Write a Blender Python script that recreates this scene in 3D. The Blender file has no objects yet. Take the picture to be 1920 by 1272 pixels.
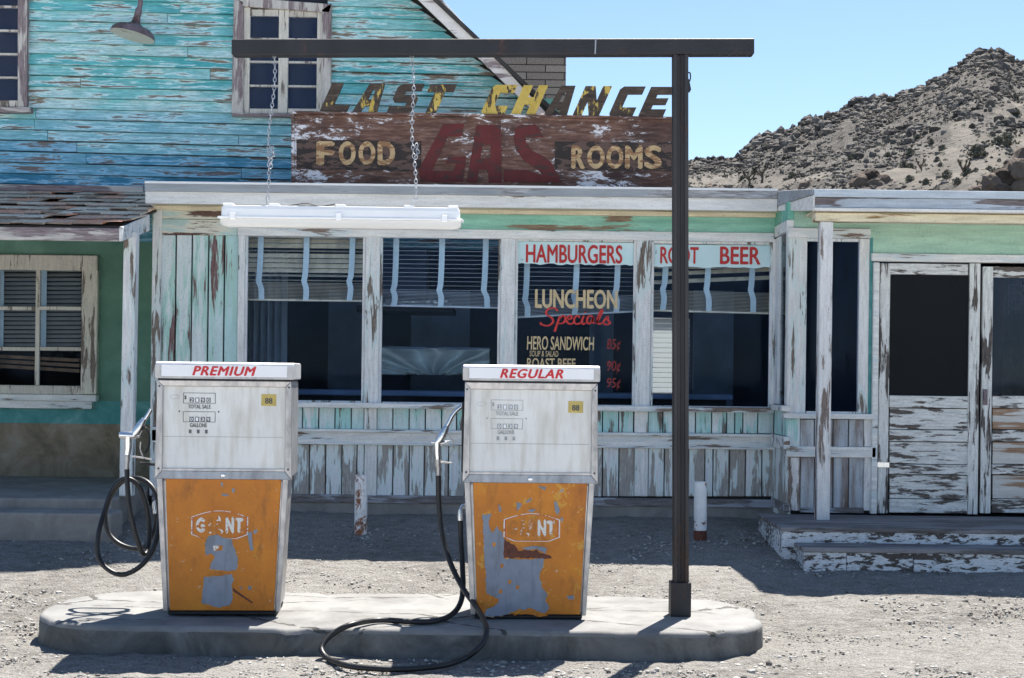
import bpy, bmesh, math, random
import numpy as np
from mathutils import Vector, Matrix, noise as mnoise
R = math.radians
C = bpy.context.scene.collection
scene = bpy.context.scene
random.seed(7)

# ---------------------------------------------------------------- camera, sky, sun, exposure
F = 2700.0; EYE = 1.49; ROLL = R(0.7); HX, HY = 960.0, 702.0
cam = bpy.data.objects.new('camera', bpy.data.cameras.new('camera')); C.objects.link(cam)
cam.data.sensor_width = 36; cam.data.lens = F/1920*36
cam.data.shift_x = 0; cam.data.shift_y = (HY-636)/1920
cam.matrix_world = Matrix.Translation((0, 0, EYE)) @ Matrix.Rotation(R(90), 4, 'X') @ Matrix.Rotation(ROLL, 4, 'Z')
cam.data.clip_end = 6000
scene.camera = cam

SUN_EL, SUN_ROT = R(61), R(22)
world = bpy.data.worlds.new("World"); scene.world = world; world.use_nodes = True
wn = world.node_tree
sky = wn.nodes.new('ShaderNodeTexSky'); sky.sky_type = 'NISHITA'; sky.sun_disc = False
sky.sun_elevation = SUN_EL; sky.sun_rotation = SUN_ROT; sky.air_density = 1.0; sky.dust_density = 0.1; sky.ozone_density = 3.0
wn.nodes['Background'].inputs['Strength'].default_value = 0.069
wn.links.new(sky.outputs[0], wn.nodes['Background'].inputs[0])
sun = bpy.data.objects.new('sun', bpy.data.lights.new('sun', 'SUN')); C.objects.link(sun)
sun.data.energy = 5.0; sun.data.angle = R(0.5); sun.data.color = (1.0, 0.95, 0.87)
sdir = Vector((math.sin(SUN_ROT)*math.cos(SUN_EL), math.cos(SUN_ROT)*math.cos(SUN_EL), math.sin(SUN_EL)))
sun.rotation_euler = (-sdir).to_track_quat('-Z', 'Y').to_euler()
sun.location = (20, 60, 90)
scene.view_settings.view_transform = 'Standard'; scene.view_settings.look = 'None'
scene.view_settings.exposure = 1.28; scene.view_settings.gamma = 1

# ---------------------------------------------------------------- geometry helpers
cr, sr = math.cos(ROLL), math.sin(ROLL)
def W(px, py, D):
    cx, cy = (px-HX)/F, (HY-py)/F
    return Vector((D*(cr*cx - sr*cy), D, EYE + D*(sr*cx + cr*cy)))
def rect(x0, y0, x1, y1, D):
    mx, my = (x0+x1)/2, (y0+y1)/2
    return W(x0, my, D).x, W(x1, my, D).x, W(mx, y1, D).z, W(mx, y0, D).z
def GZ(x, y):                                           # ground height
    t = min(max((y-8.5)/3.6, 0), 1); t = t*t*(3-2*t)*0.35 + t*0.65
    return 0.325*t + (0.05*min(max((-x-1.2)/2.0, 0), 1))*t
def offset_of(o):
    v = Vector((0, 0, 0))
    while o is not None:
        v += o.location; o = o.parent
    return v

class MB:
    def __init__(s): s.v = []; s.f = []
    def add(s, vs, fs):
        n = len(s.v); s.v += [tuple(v) for v in vs]; s.f += [tuple(n+i for i in f) for f in fs]; return s
    def hexa(s, p):                                     # p: front 4 (bl, br, tr, tl) then back 4
        return s.add(p, [(0,1,2,3), (5,4,7,6), (4,0,3,7), (1,5,6,2), (3,2,6,7), (4,5,1,0)])
    def box(s, x0, x1, y0, y1, z0, z1):
        return s.hexa([(x0,y0,z0),(x1,y0,z0),(x1,y0,z1),(x0,y0,z1),(x0,y1,z0),(x1,y1,z0),(x1,y1,z1),(x0,y1,z1)])
    def fr(s, x0, y0, x1, y1, D, t):                    # facade board: pixel rectangle, front at D, thickness t backwards
        X0, X1, Z0, Z1 = rect(x0, y0, x1, y1, D)
        return s.box(X0, X1, D, D+t, Z0, Z1)
    def prism(s, pts, D, t, local=False):               # outline (pixels), front at D
        P = [Vector(p) for p in pts] if local else [W(p[0], p[1], D) for p in pts]
        n = len(P)
        # order so that front faces -y : counter clockwise in x,z seen from -y
        a = sum(P[i].x*P[(i+1)%n].z - P[(i+1)%n].x*P[i].z for i in range(n))
        if a < 0: P = P[::-1]
        vs = [tuple(p) for p in P] + [(p.x, p.y+t, p.z) for p in P]
        fs = [tuple(range(n)), tuple(range(2*n-1, n-1, -1))] + [(i, n+i, n+(i+1)%n, (i+1)%n) for i in range(n)]
        return s.add(vs, fs)
    def beam(s, a, b, w, h, up=(0,0,1)):                # rectangular bar a->b
        a, b = Vector(a), Vector(b); d = (b-a).normalized()
        u = Vector(up); sx = d.cross(u).normalized(); sz = sx.cross(d).normalized()
        c = [(-w/2,-h/2),(w/2,-h/2),(w/2,h/2),(-w/2,h/2)]
        A = [a+sx*i+sz*j for i,j in c]; B = [b+sx*i+sz*j for i,j in c]
        return s.add(A+B, [(3,2,1,0),(4,5,6,7),(0,1,5,4),(1,2,6,5),(2,3,7,6),(3,0,4,7)])
    def tube(s, pts, r, n=10, cap=True):
        P = [Vector(p) for p in pts]; m = len(P)
        rr = r if isinstance(r, (list, tuple)) else [r]*m
        up = Vector((0.13, 0.31, 0.94)); vs = []; prev = None
        for i in range(m):
            t = (P[min(i+1, m-1)]-P[max(i-1, 0)]).normalized()
            if prev is None:
                a = t.cross(up)
                if a.length < 1e-3: a = t.cross(Vector((1,0,0)))
                a.normalize()
            else:
                a = (prev - t*prev.dot(t)).normalized()
            prev = a; b = t.cross(a)
            for k in range(n):
                q = 2*math.pi*k/n
                vs.append(P[i] + (a*math.cos(q)+b*math.sin(q))*rr[i])
        fs = []
        for i in range(m-1):
            for k in range(n):
                k2 = (k+1)%n
                fs.append((i*n+k, i*n+k2, (i+1)*n+k2, (i+1)*n+k))
        if cap: fs += [tuple(range(n-1,-1,-1)), tuple((m-1)*n+k for k in range(n))]
        return s.add(vs, fs)
    def lathe(s, prof, o, axis=(0,0,1), n=24):          # prof: (r, h) along axis
        ax = Vector(axis).normalized(); t = Vector((1,0,0)) if abs(ax.x) < .9 else Vector((0,1,0))
        u = ax.cross(t).normalized(); w = ax.cross(u); o = Vector(o)
        vs = [o + ax*h + (u*math.cos(2*math.pi*k/n)+w*math.sin(2*math.pi*k/n))*r for r,h in prof for k in range(n)]
        fs = [(i*n+k, i*n+(k+1)%n, (i+1)*n+(k+1)%n, (i+1)*n+k) for i in range(len(prof)-1) for k in range(n)]
        fs += [tuple(range(n-1,-1,-1)), tuple((len(prof)-1)*n+k for k in range(n))]
        return s.add(vs, fs)
    def build(s, name, m, parent=None, bevel=0, smooth=False, local=False, seg=1, angle=40):
        me = bpy.data.meshes.new(name)
        vs = s.v
        if parent is not None and not local:
            off = offset_of(parent); vs = [(v[0]-off.x, v[1]-off.y, v[2]-off.z) for v in vs]
        me.from_pydata(vs, [], s.f); me.update()
        me.materials.append(m)
        o = bpy.data.objects.new(name, me); C.objects.link(o)
        if parent is not None: o.parent = parent
        if smooth:
            me.polygons.foreach_set('use_smooth', [True]*len(me.polygons))
            try: me.set_sharp_from_angle(angle=R(angle))
            except Exception: pass
        if bevel:
            b = o.modifiers.new('bevel', 'BEVEL'); b.width = bevel; b.segments = seg; b.limit_method = 'ANGLE'; b.angle_limit = R(40)
        return o
def each(lst, name, m, parent, D, t, bevel=.004):
    return [MB().fr(*q, D, t).build(name, m, parent, bevel) for q in lst]
def fbox(*a): return MB().box(*a)

def tag(o, label, cat, group=None, kind=None):
    o['label'] = label; o['category'] = cat
    if group: o['group'] = group
    if kind: o['kind'] = kind
    return o
def thing(name, label, cat, loc=(0,0,0), group=None, rotz=0):
    o = bpy.data.objects.new(name, None); C.objects.link(o)
    o.location = loc; o.rotation_euler = (0, 0, rotz); o.empty_display_size = .2
    return tag(o, label, cat, group)
def catmull(P, k=8):
    P = [Vector(p) for p in P]; Q = [P[0]*2-P[1]] + P + [P[-1]*2-P[-2]]; out = []
    for i in range(1, len(Q)-2):
        a, b, c, d = Q[i-1:i+3]
        for j in range(k):
            t = j/k
            out.append(.5*((2*b)+(c-a)*t+(2*a-5*b+4*c-d)*t*t+(3*b-a-3*c+d)*t**3))
    out.append(P[-1]); return out

# ---------------------------------------------------------------- lettering
def curve_mesh(cu):
    o = bpy.data.objects.new('tmp', cu); C.objects.link(o)
    bpy.context.view_layer.update()
    dg = bpy.context.evaluated_depsgraph_get()
    me = bpy.data.meshes.new_from_object(o.evaluated_get(dg))
    vs = [tuple(v.co) for v in me.vertices]; fs = [tuple(p.vertices) for p in me.polygons]
    bpy.data.objects.remove(o); bpy.data.meshes.remove(me); bpy.data.curves.remove(cu)
    return vs, fs
def text_geom(s, bold=0.02, shear=0.0, space=1.0):      # u, v in 0..1, w depth 0 (front) .. 1 (back)
    cu = bpy.data.curves.new('t', 'FONT'); cu.body = s; cu.offset = 0; cu.shear = 0; cu.extrude = 0.05; cu.space_character = space
    cu.resolution_u = 4
    vs, fs = curve_mesh(cu)
    ex = bold*1.1
    if ex > 0:
        n0 = len(vs); V, Fc = [], []
        for i, (dx, dy) in enumerate(((-ex,0),(ex,0),(0,ex*.7),(0,-ex*.7),(-ex*.5,ex*.4),(ex*.5,-ex*.4))):
            V += [(v[0]+dx, v[1]+dy, v[2]+.012*i) for v in vs]; Fc += [tuple(i*n0+q for q in f) for f in fs]
        vs, fs = V, Fc
    ys = [v[1] for v in vs]; y0, y1 = min(ys), max(ys)
    vs = [(v[0]+shear*(v[1]-y0), v[1], v[2]) for v in vs]
    xs = [v[0] for v in vs]; x0, x1 = min(xs), max(xs)
    return [((v[0]-x0)/(x1-x0), (v[1]-y0)/(y1-y0), 0.5-v[2]/0.1) for v in vs], fs
def poly_geom(loops):                                   # closed outlines (+ holes) in any 2-D units
    cu = bpy.data.curves.new('p', 'CURVE'); cu.dimensions = '2D'; cu.fill_mode = 'BOTH'; cu.extrude = 0.05
    for lp in loops:
        sp = cu.splines.new('POLY'); sp.points.add(len(lp)-1)
        for p, q in zip(sp.points, lp): p.co = (q[0], q[1], 0, 1)
        sp.use_cyclic_u = True
    vs, fs = curve_mesh(cu)
    return [(v[0], v[1], 0.5-v[2]/0.1) for v in vs], fs
def text_px(s, x0, y0, x1, y1, D, depth=.003, **k):     # lettering laid on a facade plane
    g, fs = text_geom(s, **k); X0, X1, Z0, Z1 = rect(x0, y0, x1, y1, D)
    return MB().add([(X0+(X1-X0)*u, D+depth*w, Z0+(Z1-Z0)*v) for u,v,w in g], fs)
def poly_px(loops, D, depth=.003):
    g, fs = poly_geom([[(x, -y) for x,y in lp] for lp in loops])
    out = []
    for u,v,w in g:
        p = W(u, -v, D); out.append((p.x, p.y+depth*w, p.z))
    return MB().add(out, fs)

# ---------------------------------------------------------------- material helpers
class NB:
    def __init__(s, name):
        s.m = bpy.data.materials.new(name); s.m.use_nodes = True; s.t = s.m.node_tree; s.n = s.t.nodes
        s.p = s.n['Principled BSDF']; s.out = s.n['Material Output']
        s.tc = s.n.new('ShaderNodeTexCoord')
    def set(s, sock, v):
        if isinstance(v, bpy.types.NodeSocket): s.t.links.new(v, sock)
        elif isinstance(v, (tuple, list)): sock.default_value = tuple(v)+((1,) if len(v)==3 and len(sock.default_value)==4 else ())
        else: sock.default_value = v
    def map(s, scale=(1,1,1), loc=(0,0,0), rot=(0,0,0), src='Object'):
        m = s.n.new('ShaderNodeMapping'); s.t.links.new(s.tc.outputs[src], m.inputs[0])
        m.inputs['Scale'].default_value = scale; m.inputs['Location'].default_value = loc; m.inputs['Rotation'].default_value = rot
        return m.outputs[0]
    def noise(s, vec, scale=5, detail=4, rough=.55, dist=0, col=False):
        n = s.n.new('ShaderNodeTexNoise'); s.t.links.new(vec, n.inputs['Vector'])
        n.inputs['Scale'].default_value = scale; n.inputs['Detail'].default_value = detail
        n.inputs['Roughness'].default_value = rough; n.inputs['Distortion'].default_value = dist
        return n.outputs[1 if col else 0]
    def voro(s, vec, scale=5, feat='F1', out='Distance'):
        n = s.n.new('ShaderNodeTexVoronoi'); n.feature = feat; s.t.links.new(vec, n.inputs['Vector']); n.inputs['Scale'].default_value = scale
        return n.outputs[out]
    def ramp(s, fac, stops, const=False):
        r = s.n.new('ShaderNodeValToRGB'); s.set(r.inputs[0], fac)
        e = r.color_ramp.elements
        while len(e) < len(stops): e.new(0.5)
        for q, (p, c) in zip(e, stops):
            q.position = p; q.color = (c[0], c[1], c[2], 1) if isinstance(c, (tuple, list)) else (c, c, c, 1)
        if const: r.color_ramp.interpolation = 'CONSTANT'
        return r.outputs[0]
    def mix(s, fac, a, b, mode='MIX'):
        n = s.n.new('ShaderNodeMix'); n.data_type = 'RGBA'; n.blend_type = mode
        s.set(n.inputs[0], fac); s.set(n.inputs[6], a); s.set(n.inputs[7], b); return n.outputs[2]
    def math(s, op, a, b=0.0, clamp=False):
        n = s.n.new('ShaderNodeMath'); n.operation = op; n.use_clamp = clamp; s.set(n.inputs[0], a); s.set(n.inputs[1], b); return n.outputs[0]
    def rnd(s): return s.n.new('ShaderNodeNewGeometry').outputs['Random Per Island']
    def shift(s, vec, amt):                              # move the pattern by island so boards differ
        c = s.n.new('ShaderNodeCombineXYZ'); r = s.rnd()
        for i in range(3): s.t.links.new(s.math('MULTIPLY', r, amt*(1+.7*i)), c.inputs[i])
        a = s.n.new('ShaderNodeVectorMath'); a.operation = 'ADD'; s.t.links.new(vec, a.inputs[0]); s.t.links.new(c.outputs[0], a.inputs[1])
        return a.outputs[0]
    def bump(s, h, strength=.4, dist=.01):
        b = s.n.new('ShaderNodeBump'); b.inputs['Strength'].default_value = strength; b.inputs['Distance'].default_value = dist
        s.set(b.inputs['Height'], h); s.t.links.new(b.outputs[0], s.p.inputs['Normal']); return b
    def fin(s, col, rough=.7, metal=0, spec=None):
        s.set(s.p.inputs['Base Color'], col); s.set(s.p.inputs['Roughness'], rough); s.set(s.p.inputs['Metallic'], metal)
        if spec is not None: s.set(s.p.inputs['Specular IOR Level'], spec)
        return s.m

def peel(name, paints, wood=((.09,.075,.065),(.25,.22,.20)), axis='z', amt=.35, scale=1.0, under=None, grime=.35, rough=.72, big=1.3, seed=0.0, soft=.025, tv=.5, asp=1.0):
    """weathered paint over grey timber; axis = grain direction"""
    b = NB(name)
    lo, hi = 1.6*scale*asp, 15*scale
    sc = {'x': (lo, hi, hi), 'y': (hi, lo, hi), 'z': (hi, hi, lo)}[axis]
    v = b.shift(b.map(sc, (seed, seed*1.7, seed*.6)), 37)
    vf = b.shift(b.map(tuple(q*3.2 for q in sc), (seed+5, seed, seed*2)), 91)
    vo = b.shift(b.map((1,1,1), (seed*3, 0, seed)), 5)
    n1 = b.noise(v, 1.0, 7, .62, .35)
    n2 = b.noise(vo, big, 3, .5)
    n3 = b.noise(vf, 1.6, 5, .6)
    wear = b.math('ADD', b.math('MULTIPLY', n1, .62), b.math('ADD', b.math('MULTIPLY', n2, .30), b.math('MULTIPLY', n3, .12)))
    th = .52 + (.5-amt)*.28
    mask = b.ramp(wear, [(th, 0.0), (th+soft, 1.0)])
    tint = b.mix(1-tv, b.rnd(), b.noise(vo, 2.2, 4, .6))
    k = len(paints)
    pc = b.ramp(tint, [(.28+.44*i/max(k-1,1), c) for i, c in enumerate(paints)])
    g = b.noise(vf, .8, 6, .7)
    pc = b.mix(b.math('MULTIPLY', b.ramp(g, [(.35, 1.0), (.62, 0.0)]), grime), pc, tuple(c*.42 for c in paints[0]))
    fine = b.noise(b.map((60,60,60)), 1.0, 3, .6)
    pc = b.mix(b.math('MULTIPLY', b.ramp(fine, [(.3,1.0),(.45,0.0)]), .22), pc, tuple(c*.5 for c in wood[1]))
    if under:
        m2 = b.ramp(wear, [(th-.05, 0.0), (th-.05+soft, 1.0)])
        pc = b.mix(m2, pc, under)
    wc = b.ramp(b.noise(vf, 2.4, 6, .7, .3), [(.32, wood[0]), (.66, wood[1])])
    col = b.mix(mask, pc, wc)
    h = b.math('SUBTRACT', b.math('MULTIPLY', n3, .4), b.math('MULTIPLY', mask, .5))
    b.bump(h, .55, .006)
    return b.fin(col, rough, 0, .25)

def plain(name, col, rough=.6, metal=0, var=.25, scale=8, bump=.15, dirt=None, dirt_amt=.3, spec=None):
    b = NB(name)
    n = b.noise(b.map((1,1,1)), scale, 6, .6)
    c = b.ramp(n, [(.3, tuple(q*(1-var) for q in col)), (.7, tuple(min(q*(1+var), 1) for q in col))])
    if dirt:
        n2 = b.noise(b.map((1,1,.35)), scale*.8, 7, .68, .4)
        c = b.mix(b.math('MULTIPLY', b.ramp(n2, [(.5, 0.0), (.6, 1.0)]), dirt_amt), c, dirt)
    if bump: b.bump(b.noise(b.map((1,1,1)), scale*6, 4, .6), bump, .004)
    return b.fin(c, b.math('ADD', b.math('MULTIPLY', n, .25), rough-.12), metal, spec)

def glass(name, tint=(.93,.97,1.0), dust=.05, ior=1.45):
    b = NB(name); n = b.n; b.n.remove(b.p)
    tr = n.new('ShaderNodeBsdfTransparent'); tr.inputs[0].default_value = (*tint, 1)
    gl = n.new('ShaderNodeBsdfGlossy'); gl.inputs['Roughness'].default_value = .015; gl.inputs[0].default_value = (.40,.58,1.0,1) if 'side' not in name else (.8,.8,.8,1)
    fr = n.new('ShaderNodeFresnel'); fr.inputs[0].default_value = ior
    bm = n.new('ShaderNodeBump'); bm.inputs['Strength'].default_value = .02; bm.inputs['Distance'].default_value = .01
    b.t.links.new(b.noise(b.map((1,1,1)), 2.5, 2, .5), bm.inputs['Height']); b.t.links.new(bm.outputs[0], gl.inputs['Normal'])
    mx = n.new('ShaderNodeMixShader'); b.t.links.new(fr.outputs[0], mx.inputs[0]); b.t.links.new(tr.outputs[0], mx.inputs[1]); b.t.links.new(gl.outputs[0], mx.inputs[2])
    df = n.new('ShaderNodeBsdfDiffuse'); df.inputs[0].default_value = (.45,.45,.45,1)
    m2 = n.new('ShaderNodeMixShader')
    b.t.links.new(b.math('MULTIPLY', b.ramp(b.noise(b.map((1,1,.4)), 3, 6, .65), [(.35,.15),(.75,1.0)]), dust), m2.inputs[0])
    b.t.links.new(mx.outputs[0], m2.inputs[1]); b.t.links.new(df.outputs[0], m2.inputs[2])
    b.t.links.new(m2.outputs[0], b.out.inputs[0]); return b.m

M = {}
GW = ((.10,.075,.06),(.27,.23,.20))
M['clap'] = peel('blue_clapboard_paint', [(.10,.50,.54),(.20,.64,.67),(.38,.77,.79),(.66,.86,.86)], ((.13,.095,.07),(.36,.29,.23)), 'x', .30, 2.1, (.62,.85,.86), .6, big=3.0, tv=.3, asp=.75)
M['clap_low'] = peel('shaded_low_clapboard_paint', [(.06,.26,.42),(.11,.36,.53),(.24,.53,.68)], ((.10,.085,.08),(.24,.21,.2)), 'x', .34, 2.1, (.30,.58,.76), .6, big=3.0, tv=.4, asp=.75)  # low and middle coats deepened, light falling off downward painted in
M['clap_mid'] = peel('shaded_mid_clapboard_paint', [(.14,.45,.56),(.24,.58,.68),(.42,.72,.80)], ((.12,.095,.08),(.30,.25,.22)), 'x', .31, 2.1, (.50,.78,.86), .6, big=3.0, tv=.35, asp=.75)
M['trim_grey'] = peel('weathered_grey_trim', [(.42,.39,.42),(.55,.52,.52),(.66,.63,.58)], ((.13,.09,.10),(.34,.29,.30)), 'z', .5, .7, grime=.5, seed=3)
M['trim_grey_h'] = peel('weathered_grey_trim_level', [(.42,.39,.42),(.55,.52,.52),(.66,.63,.58)], ((.13,.09,.10),(.34,.29,.30)), 'x', .5, .7, grime=.5, seed=4)
M['sash'] = peel('sash_paint', [(.60,.57,.50),(.74,.71,.63)], GW, 'z', .36, 1.5, seed=2)
M['white_v'] = peel('white_paint_upright', [(.72,.74,.75),(.81,.82,.82),(.86,.86,.85)], GW, 'z', .27, 1.1, (.66,.74,.74), .42, seed=1)
M['white_h'] = peel('white_paint_level', [(.74,.75,.75),(.82,.82,.81),(.87,.87,.85)], ((.12,.08,.06),(.30,.24,.2)), 'x', .28, .9, (.64,.70,.72), .42, seed=6)
M['fascia'] = peel('fascia_paint', [(.78,.76,.71),(.85,.83,.79),(.88,.87,.84)], ((.14,.10,.07),(.34,.27,.2)), 'x', .17, .6, grime=.4, seed=9)
M['fascia_dark'] = peel('grey_weathered_fascia', [(.40,.46,.54),(.52,.58,.65)], ((.09,.075,.075),(.24,.21,.21)), 'x', .62, .6, grime=.5, seed=11)
M['cream'] = peel('cream_beam_paint', [(.80,.70,.47),(.86,.79,.61)], ((.16,.09,.035),(.36,.24,.12)), 'x', .22, .7, grime=.5, seed=12)
M['green'] = peel('green_frieze_paint', [(.12,.46,.34),(.2,.55,.43),(.36,.68,.56)], ((.15,.10,.07),(.34,.26,.18)), 'x', .2, .5, grime=.45, seed=13)
M['mint'] = peel('mint_wall_paint', [(.34,.58,.46),(.44,.68,.55),(.52,.74,.60)], ((.10,.15,.11),(.22,.28,.2)), 'x', .1, .5, grime=.4, seed=14, soft=.15)
M['mint_peel'] = peel('mint_board_paint', [(.40,.64,.58),(.50,.70,.66),(.60,.74,.70)], ((.07,.04,.035),(.20,.12,.10)), 'x', .42, .8, (.72,.70,.6), .35, seed=15)
M['board_peel'] = peel('pale_board_paint', [(.52,.75,.75),(.70,.82,.84),(.78,.85,.85)], ((.08,.035,.03),(.30,.20,.20)), 'z', .30, .8, (.45,.68,.62), .25, seed=16, big=.9)
M['board_up'] = peel('teal_white_board_paint', [(.80,.84,.85),(.76,.83,.84),(.34,.70,.68),(.72,.82,.84)], ((.07,.06,.055),(.28,.25,.24)), 'z', .30, 1.2, (.40,.68,.66), .35, seed=17, big=2.5)
M['board_low'] = peel('bare_grey_board', [(.74,.77,.82),(.82,.84,.86)], ((.25,.235,.22),(.46,.44,.415)), 'z', .53, 1.1, (.70,.80,.80), grime=.3, seed=18, big=2.6)
M['board_brown'] = peel('stained_brown_board', [(.45,.50,.56),(.58,.62,.66)], ((.10,.065,.05),(.27,.20,.17)), 'z', .64, .7, grime=.5, seed=19, soft=.12)
M['base_wood'] = peel('base_board', [(.36,.38,.44),(.46,.48,.54)], ((.10,.09,.09),(.26,.24,.24)), 'x', .55, .6, grime=.4, seed=20)
M['door'] = peel('door_paint', [(.72,.73,.71),(.82,.83,.81)], ((.035,.03,.028),(.20,.17,.15)), 'x', .44, 1.9, grime=.55, seed=21, big=2.2, asp=1.4)
M['door_v'] = peel('door_stile_paint', [(.72,.73,.71),(.82,.83,.81)], ((.035,.03,.028),(.16,.14,.13)), 'z', .42, 1.6, grime=.5, seed=22, big=2.2)
M['door_tan'] = peel('tan_door_plank', [(.56,.55,.53),(.66,.65,.62)], ((.26,.15,.09),(.42,.29,.2)), 'x', .55, .6, grime=.3, seed=23)
M['deck_face'] = peel('deck_riser_paint', [(.66,.72,.78),(.78,.82,.86)], ((.03,.026,.024),(.15,.13,.12)), 'x', .5, 2.4, grime=.4, seed=24, big=2.6, asp=3.0)
M['deck_top'] = peel('deck_plank', [(.24,.23,.24),(.32,.31,.32)], ((.07,.065,.065),(.2,.19,.19)), 'x', .5, .7, grime=.4, seed=25)
M['post'] = peel('porch_post_paint', [(.72,.73,.75),(.83,.83,.83)], ((.10,.075,.065),(.32,.26,.23)), 'z', .34, 1.1, grime=.4, seed=26)
M['rake'] = peel('rake_board_paint', [(.78,.76,.75),(.86,.84,.82)], ((.20,.15,.17),(.38,.33,.34)), 'x', .24, .35, grime=.25, seed=27)

def stucco():
    b = NB('green_stucco'); v = b.map((1,1,1))
    c = b.ramp(b.noise(v, 2.2, 7, .65), [(.3,(.08,.19,.145)),(.55,(.13,.27,.21)),(.75,(.20,.37,.30))])
    b.bump(b.noise(v, 70, 5, .7), .6, .006); return b.fin(c, .85)
M['stucco'] = stucco()
def stucco2(name, cs):
    b = NB(name); v = b.map((1,1,1))
    c = b.ramp(b.noise(v, 3.5, 8, .7, .6), [(.3,cs[0]),(.5,cs[1]),(.7,cs[2])])
    b.bump(b.noise(v, 60, 5, .7), .6, .008); return b.fin(c, .9)
M['stucco_teal'] = stucco2('teal_stucco', [(.05,.2,.2),(.08,.29,.29),(.2,.42,.42)])
M['stucco_tan'] = stucco2('tan_stucco', [(.12,.10,.075),(.25,.2,.14),(.36,.31,.25)])
M['concrete'] = stucco2('pale_bounce_concrete', [(.60,.59,.57),(.67,.66,.64),(.74,.73,.71)])
M['step_conc'] = stucco2('dusty_concrete', [(.17,.165,.16),(.25,.24,.23),(.33,.32,.3)])
def island_mat():
    b = NB('island_concrete'); v = b.map((1,1,1))
    c = b.ramp(b.noise(v, 3, 8, .65), [(.3,(.15,.148,.144)),(.5,(.225,.222,.217)),(.7,(.28,.277,.27))])
    cr_ = b.voro(b.map((.8,1.5,1)), 1.3, 'DISTANCE_TO_EDGE'); 
    wob = b.math('ADD', cr_, b.math('MULTIPLY', b.math('SUBTRACT', b.noise(v, 9, 5, .6), .5), .12))
    ck = b.ramp(b.math('ABSOLUTE', wob), [(.0,1.0),(.008,1.0),(.016,0.0)])
    gate = b.ramp(b.noise(v, 2.1, 2, .5), [(.38,0.0),(.42,1.0)])
    k = b.math('MULTIPLY', ck, gate)
    st = b.ramp(b.noise(b.map((2.5,2.5,9)), 1.4, 7, .7), [(.5,0.0),(.7,.55)])
    c = b.mix(b.ramp(b.noise(v, 1.7, 8, .7), [(.56,0.0),(.66,.6)]), c, (.13,.127,.12))
    c = b.mix(st, c, (.17,.165,.155)); c = b.mix(k, c, (.07,.065,.06))
    h = b.math('SUBTRACT', b.math('MULTIPLY', b.noise(v, 45, 6, .65), .3), k)
    b.bump(h, .6, .01); return b.fin(c, .85)
M['island'] = island_mat()
M['island_side'] = stucco2('shaded_kerb_face', [(.055,.054,.052),(.13,.127,.122),(.24,.235,.226)])  # shade on the island's sides painted in as darker concrete
def ground_mat():
    b = NB('desert_gravel'); v = b.map((1,1,1))
    n1 = b.noise(v, .55, 6, .6); n2 = b.noise(b.map((1,1.6,1)), 9, 8, .72); n3 = b.noise(v, 70, 4, .7)
    c = b.ramp(b.math('ADD', b.math('MULTIPLY', n1, .42), b.math('MULTIPLY', n2, .58)), [(.36,(.13,.12,.11)),(.5,(.27,.258,.24)),(.66,(.37,.36,.342))])
    c = b.mix(b.ramp(n3, [(.36,.8),(.5,0.0)]), c, (.11,.10,.09))
    c = b.mix(b.ramp(b.noise(v, 150, 2, .5), [(.6,0.0),(.7,.7)]), c, (.56,.54,.5))
    vo = b.voro(v, 60)
    c = b.mix(b.ramp(b.noise(b.map((1,2.2,1)), 24, 7, .75), [(.60,0.0),(.70,.6)]), c, (.13,.115,.10))
    h = b.math('ADD', b.math('ADD', b.math('MULTIPLY', n2, 1.3), b.math('MULTIPLY', n3, .5)), b.math('MULTIPLY', vo, -.35))
    b.bump(h, .9, .03); return b.fin(c, .95, 0, .1)
M['ground'] = ground_mat()
M['stone'] = (lambda b: b.fin(b.ramp(b.rnd(), [(.1,(.14,.13,.12)),(.4,(.31,.29,.265)),(.85,(.46,.45,.425))]), .9, 0, .15))(NB('gravel_stone'))
def hill_mat():
    b = NB('desert_slope'); v = b.map((1,1,1))
    at = b.n.new('ShaderNodeAttribute'); at.attribute_name = 'sand'
    n = b.noise(v, .16, 9, .72); n2 = b.noise(v, 1.1, 6, .75)
    rock = b.ramp(b.math('ADD', b.math('MULTIPLY', n, .5), b.math('MULTIPLY', n2, .5)), [(.36,(.055,.051,.047)),(.5,(.135,.125,.114)),(.64,(.215,.2,.183))])
    sand = b.ramp(n, [(.35,(.155,.142,.124)),(.65,(.235,.216,.19))])
    f = b.math('ADD', at.outputs['Fac'], b.math('MULTIPLY', b.math('SUBTRACT', n2, .5), 1.3))
    c = b.mix(b.ramp(f, [(.42,0.0),(.55,1.0)]), rock, sand)
    b.bump(n2, .8, .8); return b.fin(c, .95, 0, .1)
M['hill'] = hill_mat()
def rock_mat(name, cs):
    b = NB(name); v = b.map((1,1,1), src='Object')
    n = b.noise(v, 1.1, 7, .7); r = b.rnd()
    c = b.ramp(b.math('ADD', b.math('MULTIPLY', n, .55), b.math('MULTIPLY', r, .45)), [(.25,cs[0]),(.5,cs[1]),(.75,cs[2])])
    b.bump(b.noise(v, 3, 5, .7), .9, .3); return b.fin(c, .95, 0, .1)
M['rock'] = rock_mat('granite_rock', [(.065,.06,.055),(.145,.133,.121),(.235,.218,.2)])
M['rock_dark'] = rock_mat('dark_boulder', [(.045,.036,.03),(.12,.095,.078),(.22,.18,.15)])
M['leaf'] = (lambda b: b.fin(b.ramp(b.rnd(), [(.1,(.09,.093,.075)),(.6,(.145,.148,.12)),(.95,(.20,.20,.165))]), .9, 0, .1))(NB('sage_leaf'))
M['leaf_dark'] = (lambda b: b.fin(b.ramp(b.rnd(), [(.1,(.03,.032,.022)),(.9,(.07,.07,.045))]), .9, 0, .1))(NB('dark_scrub_leaf'))
M['bark'] = plain('bark', (.10,.08,.065), .9, 0, .4, 12)
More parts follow.
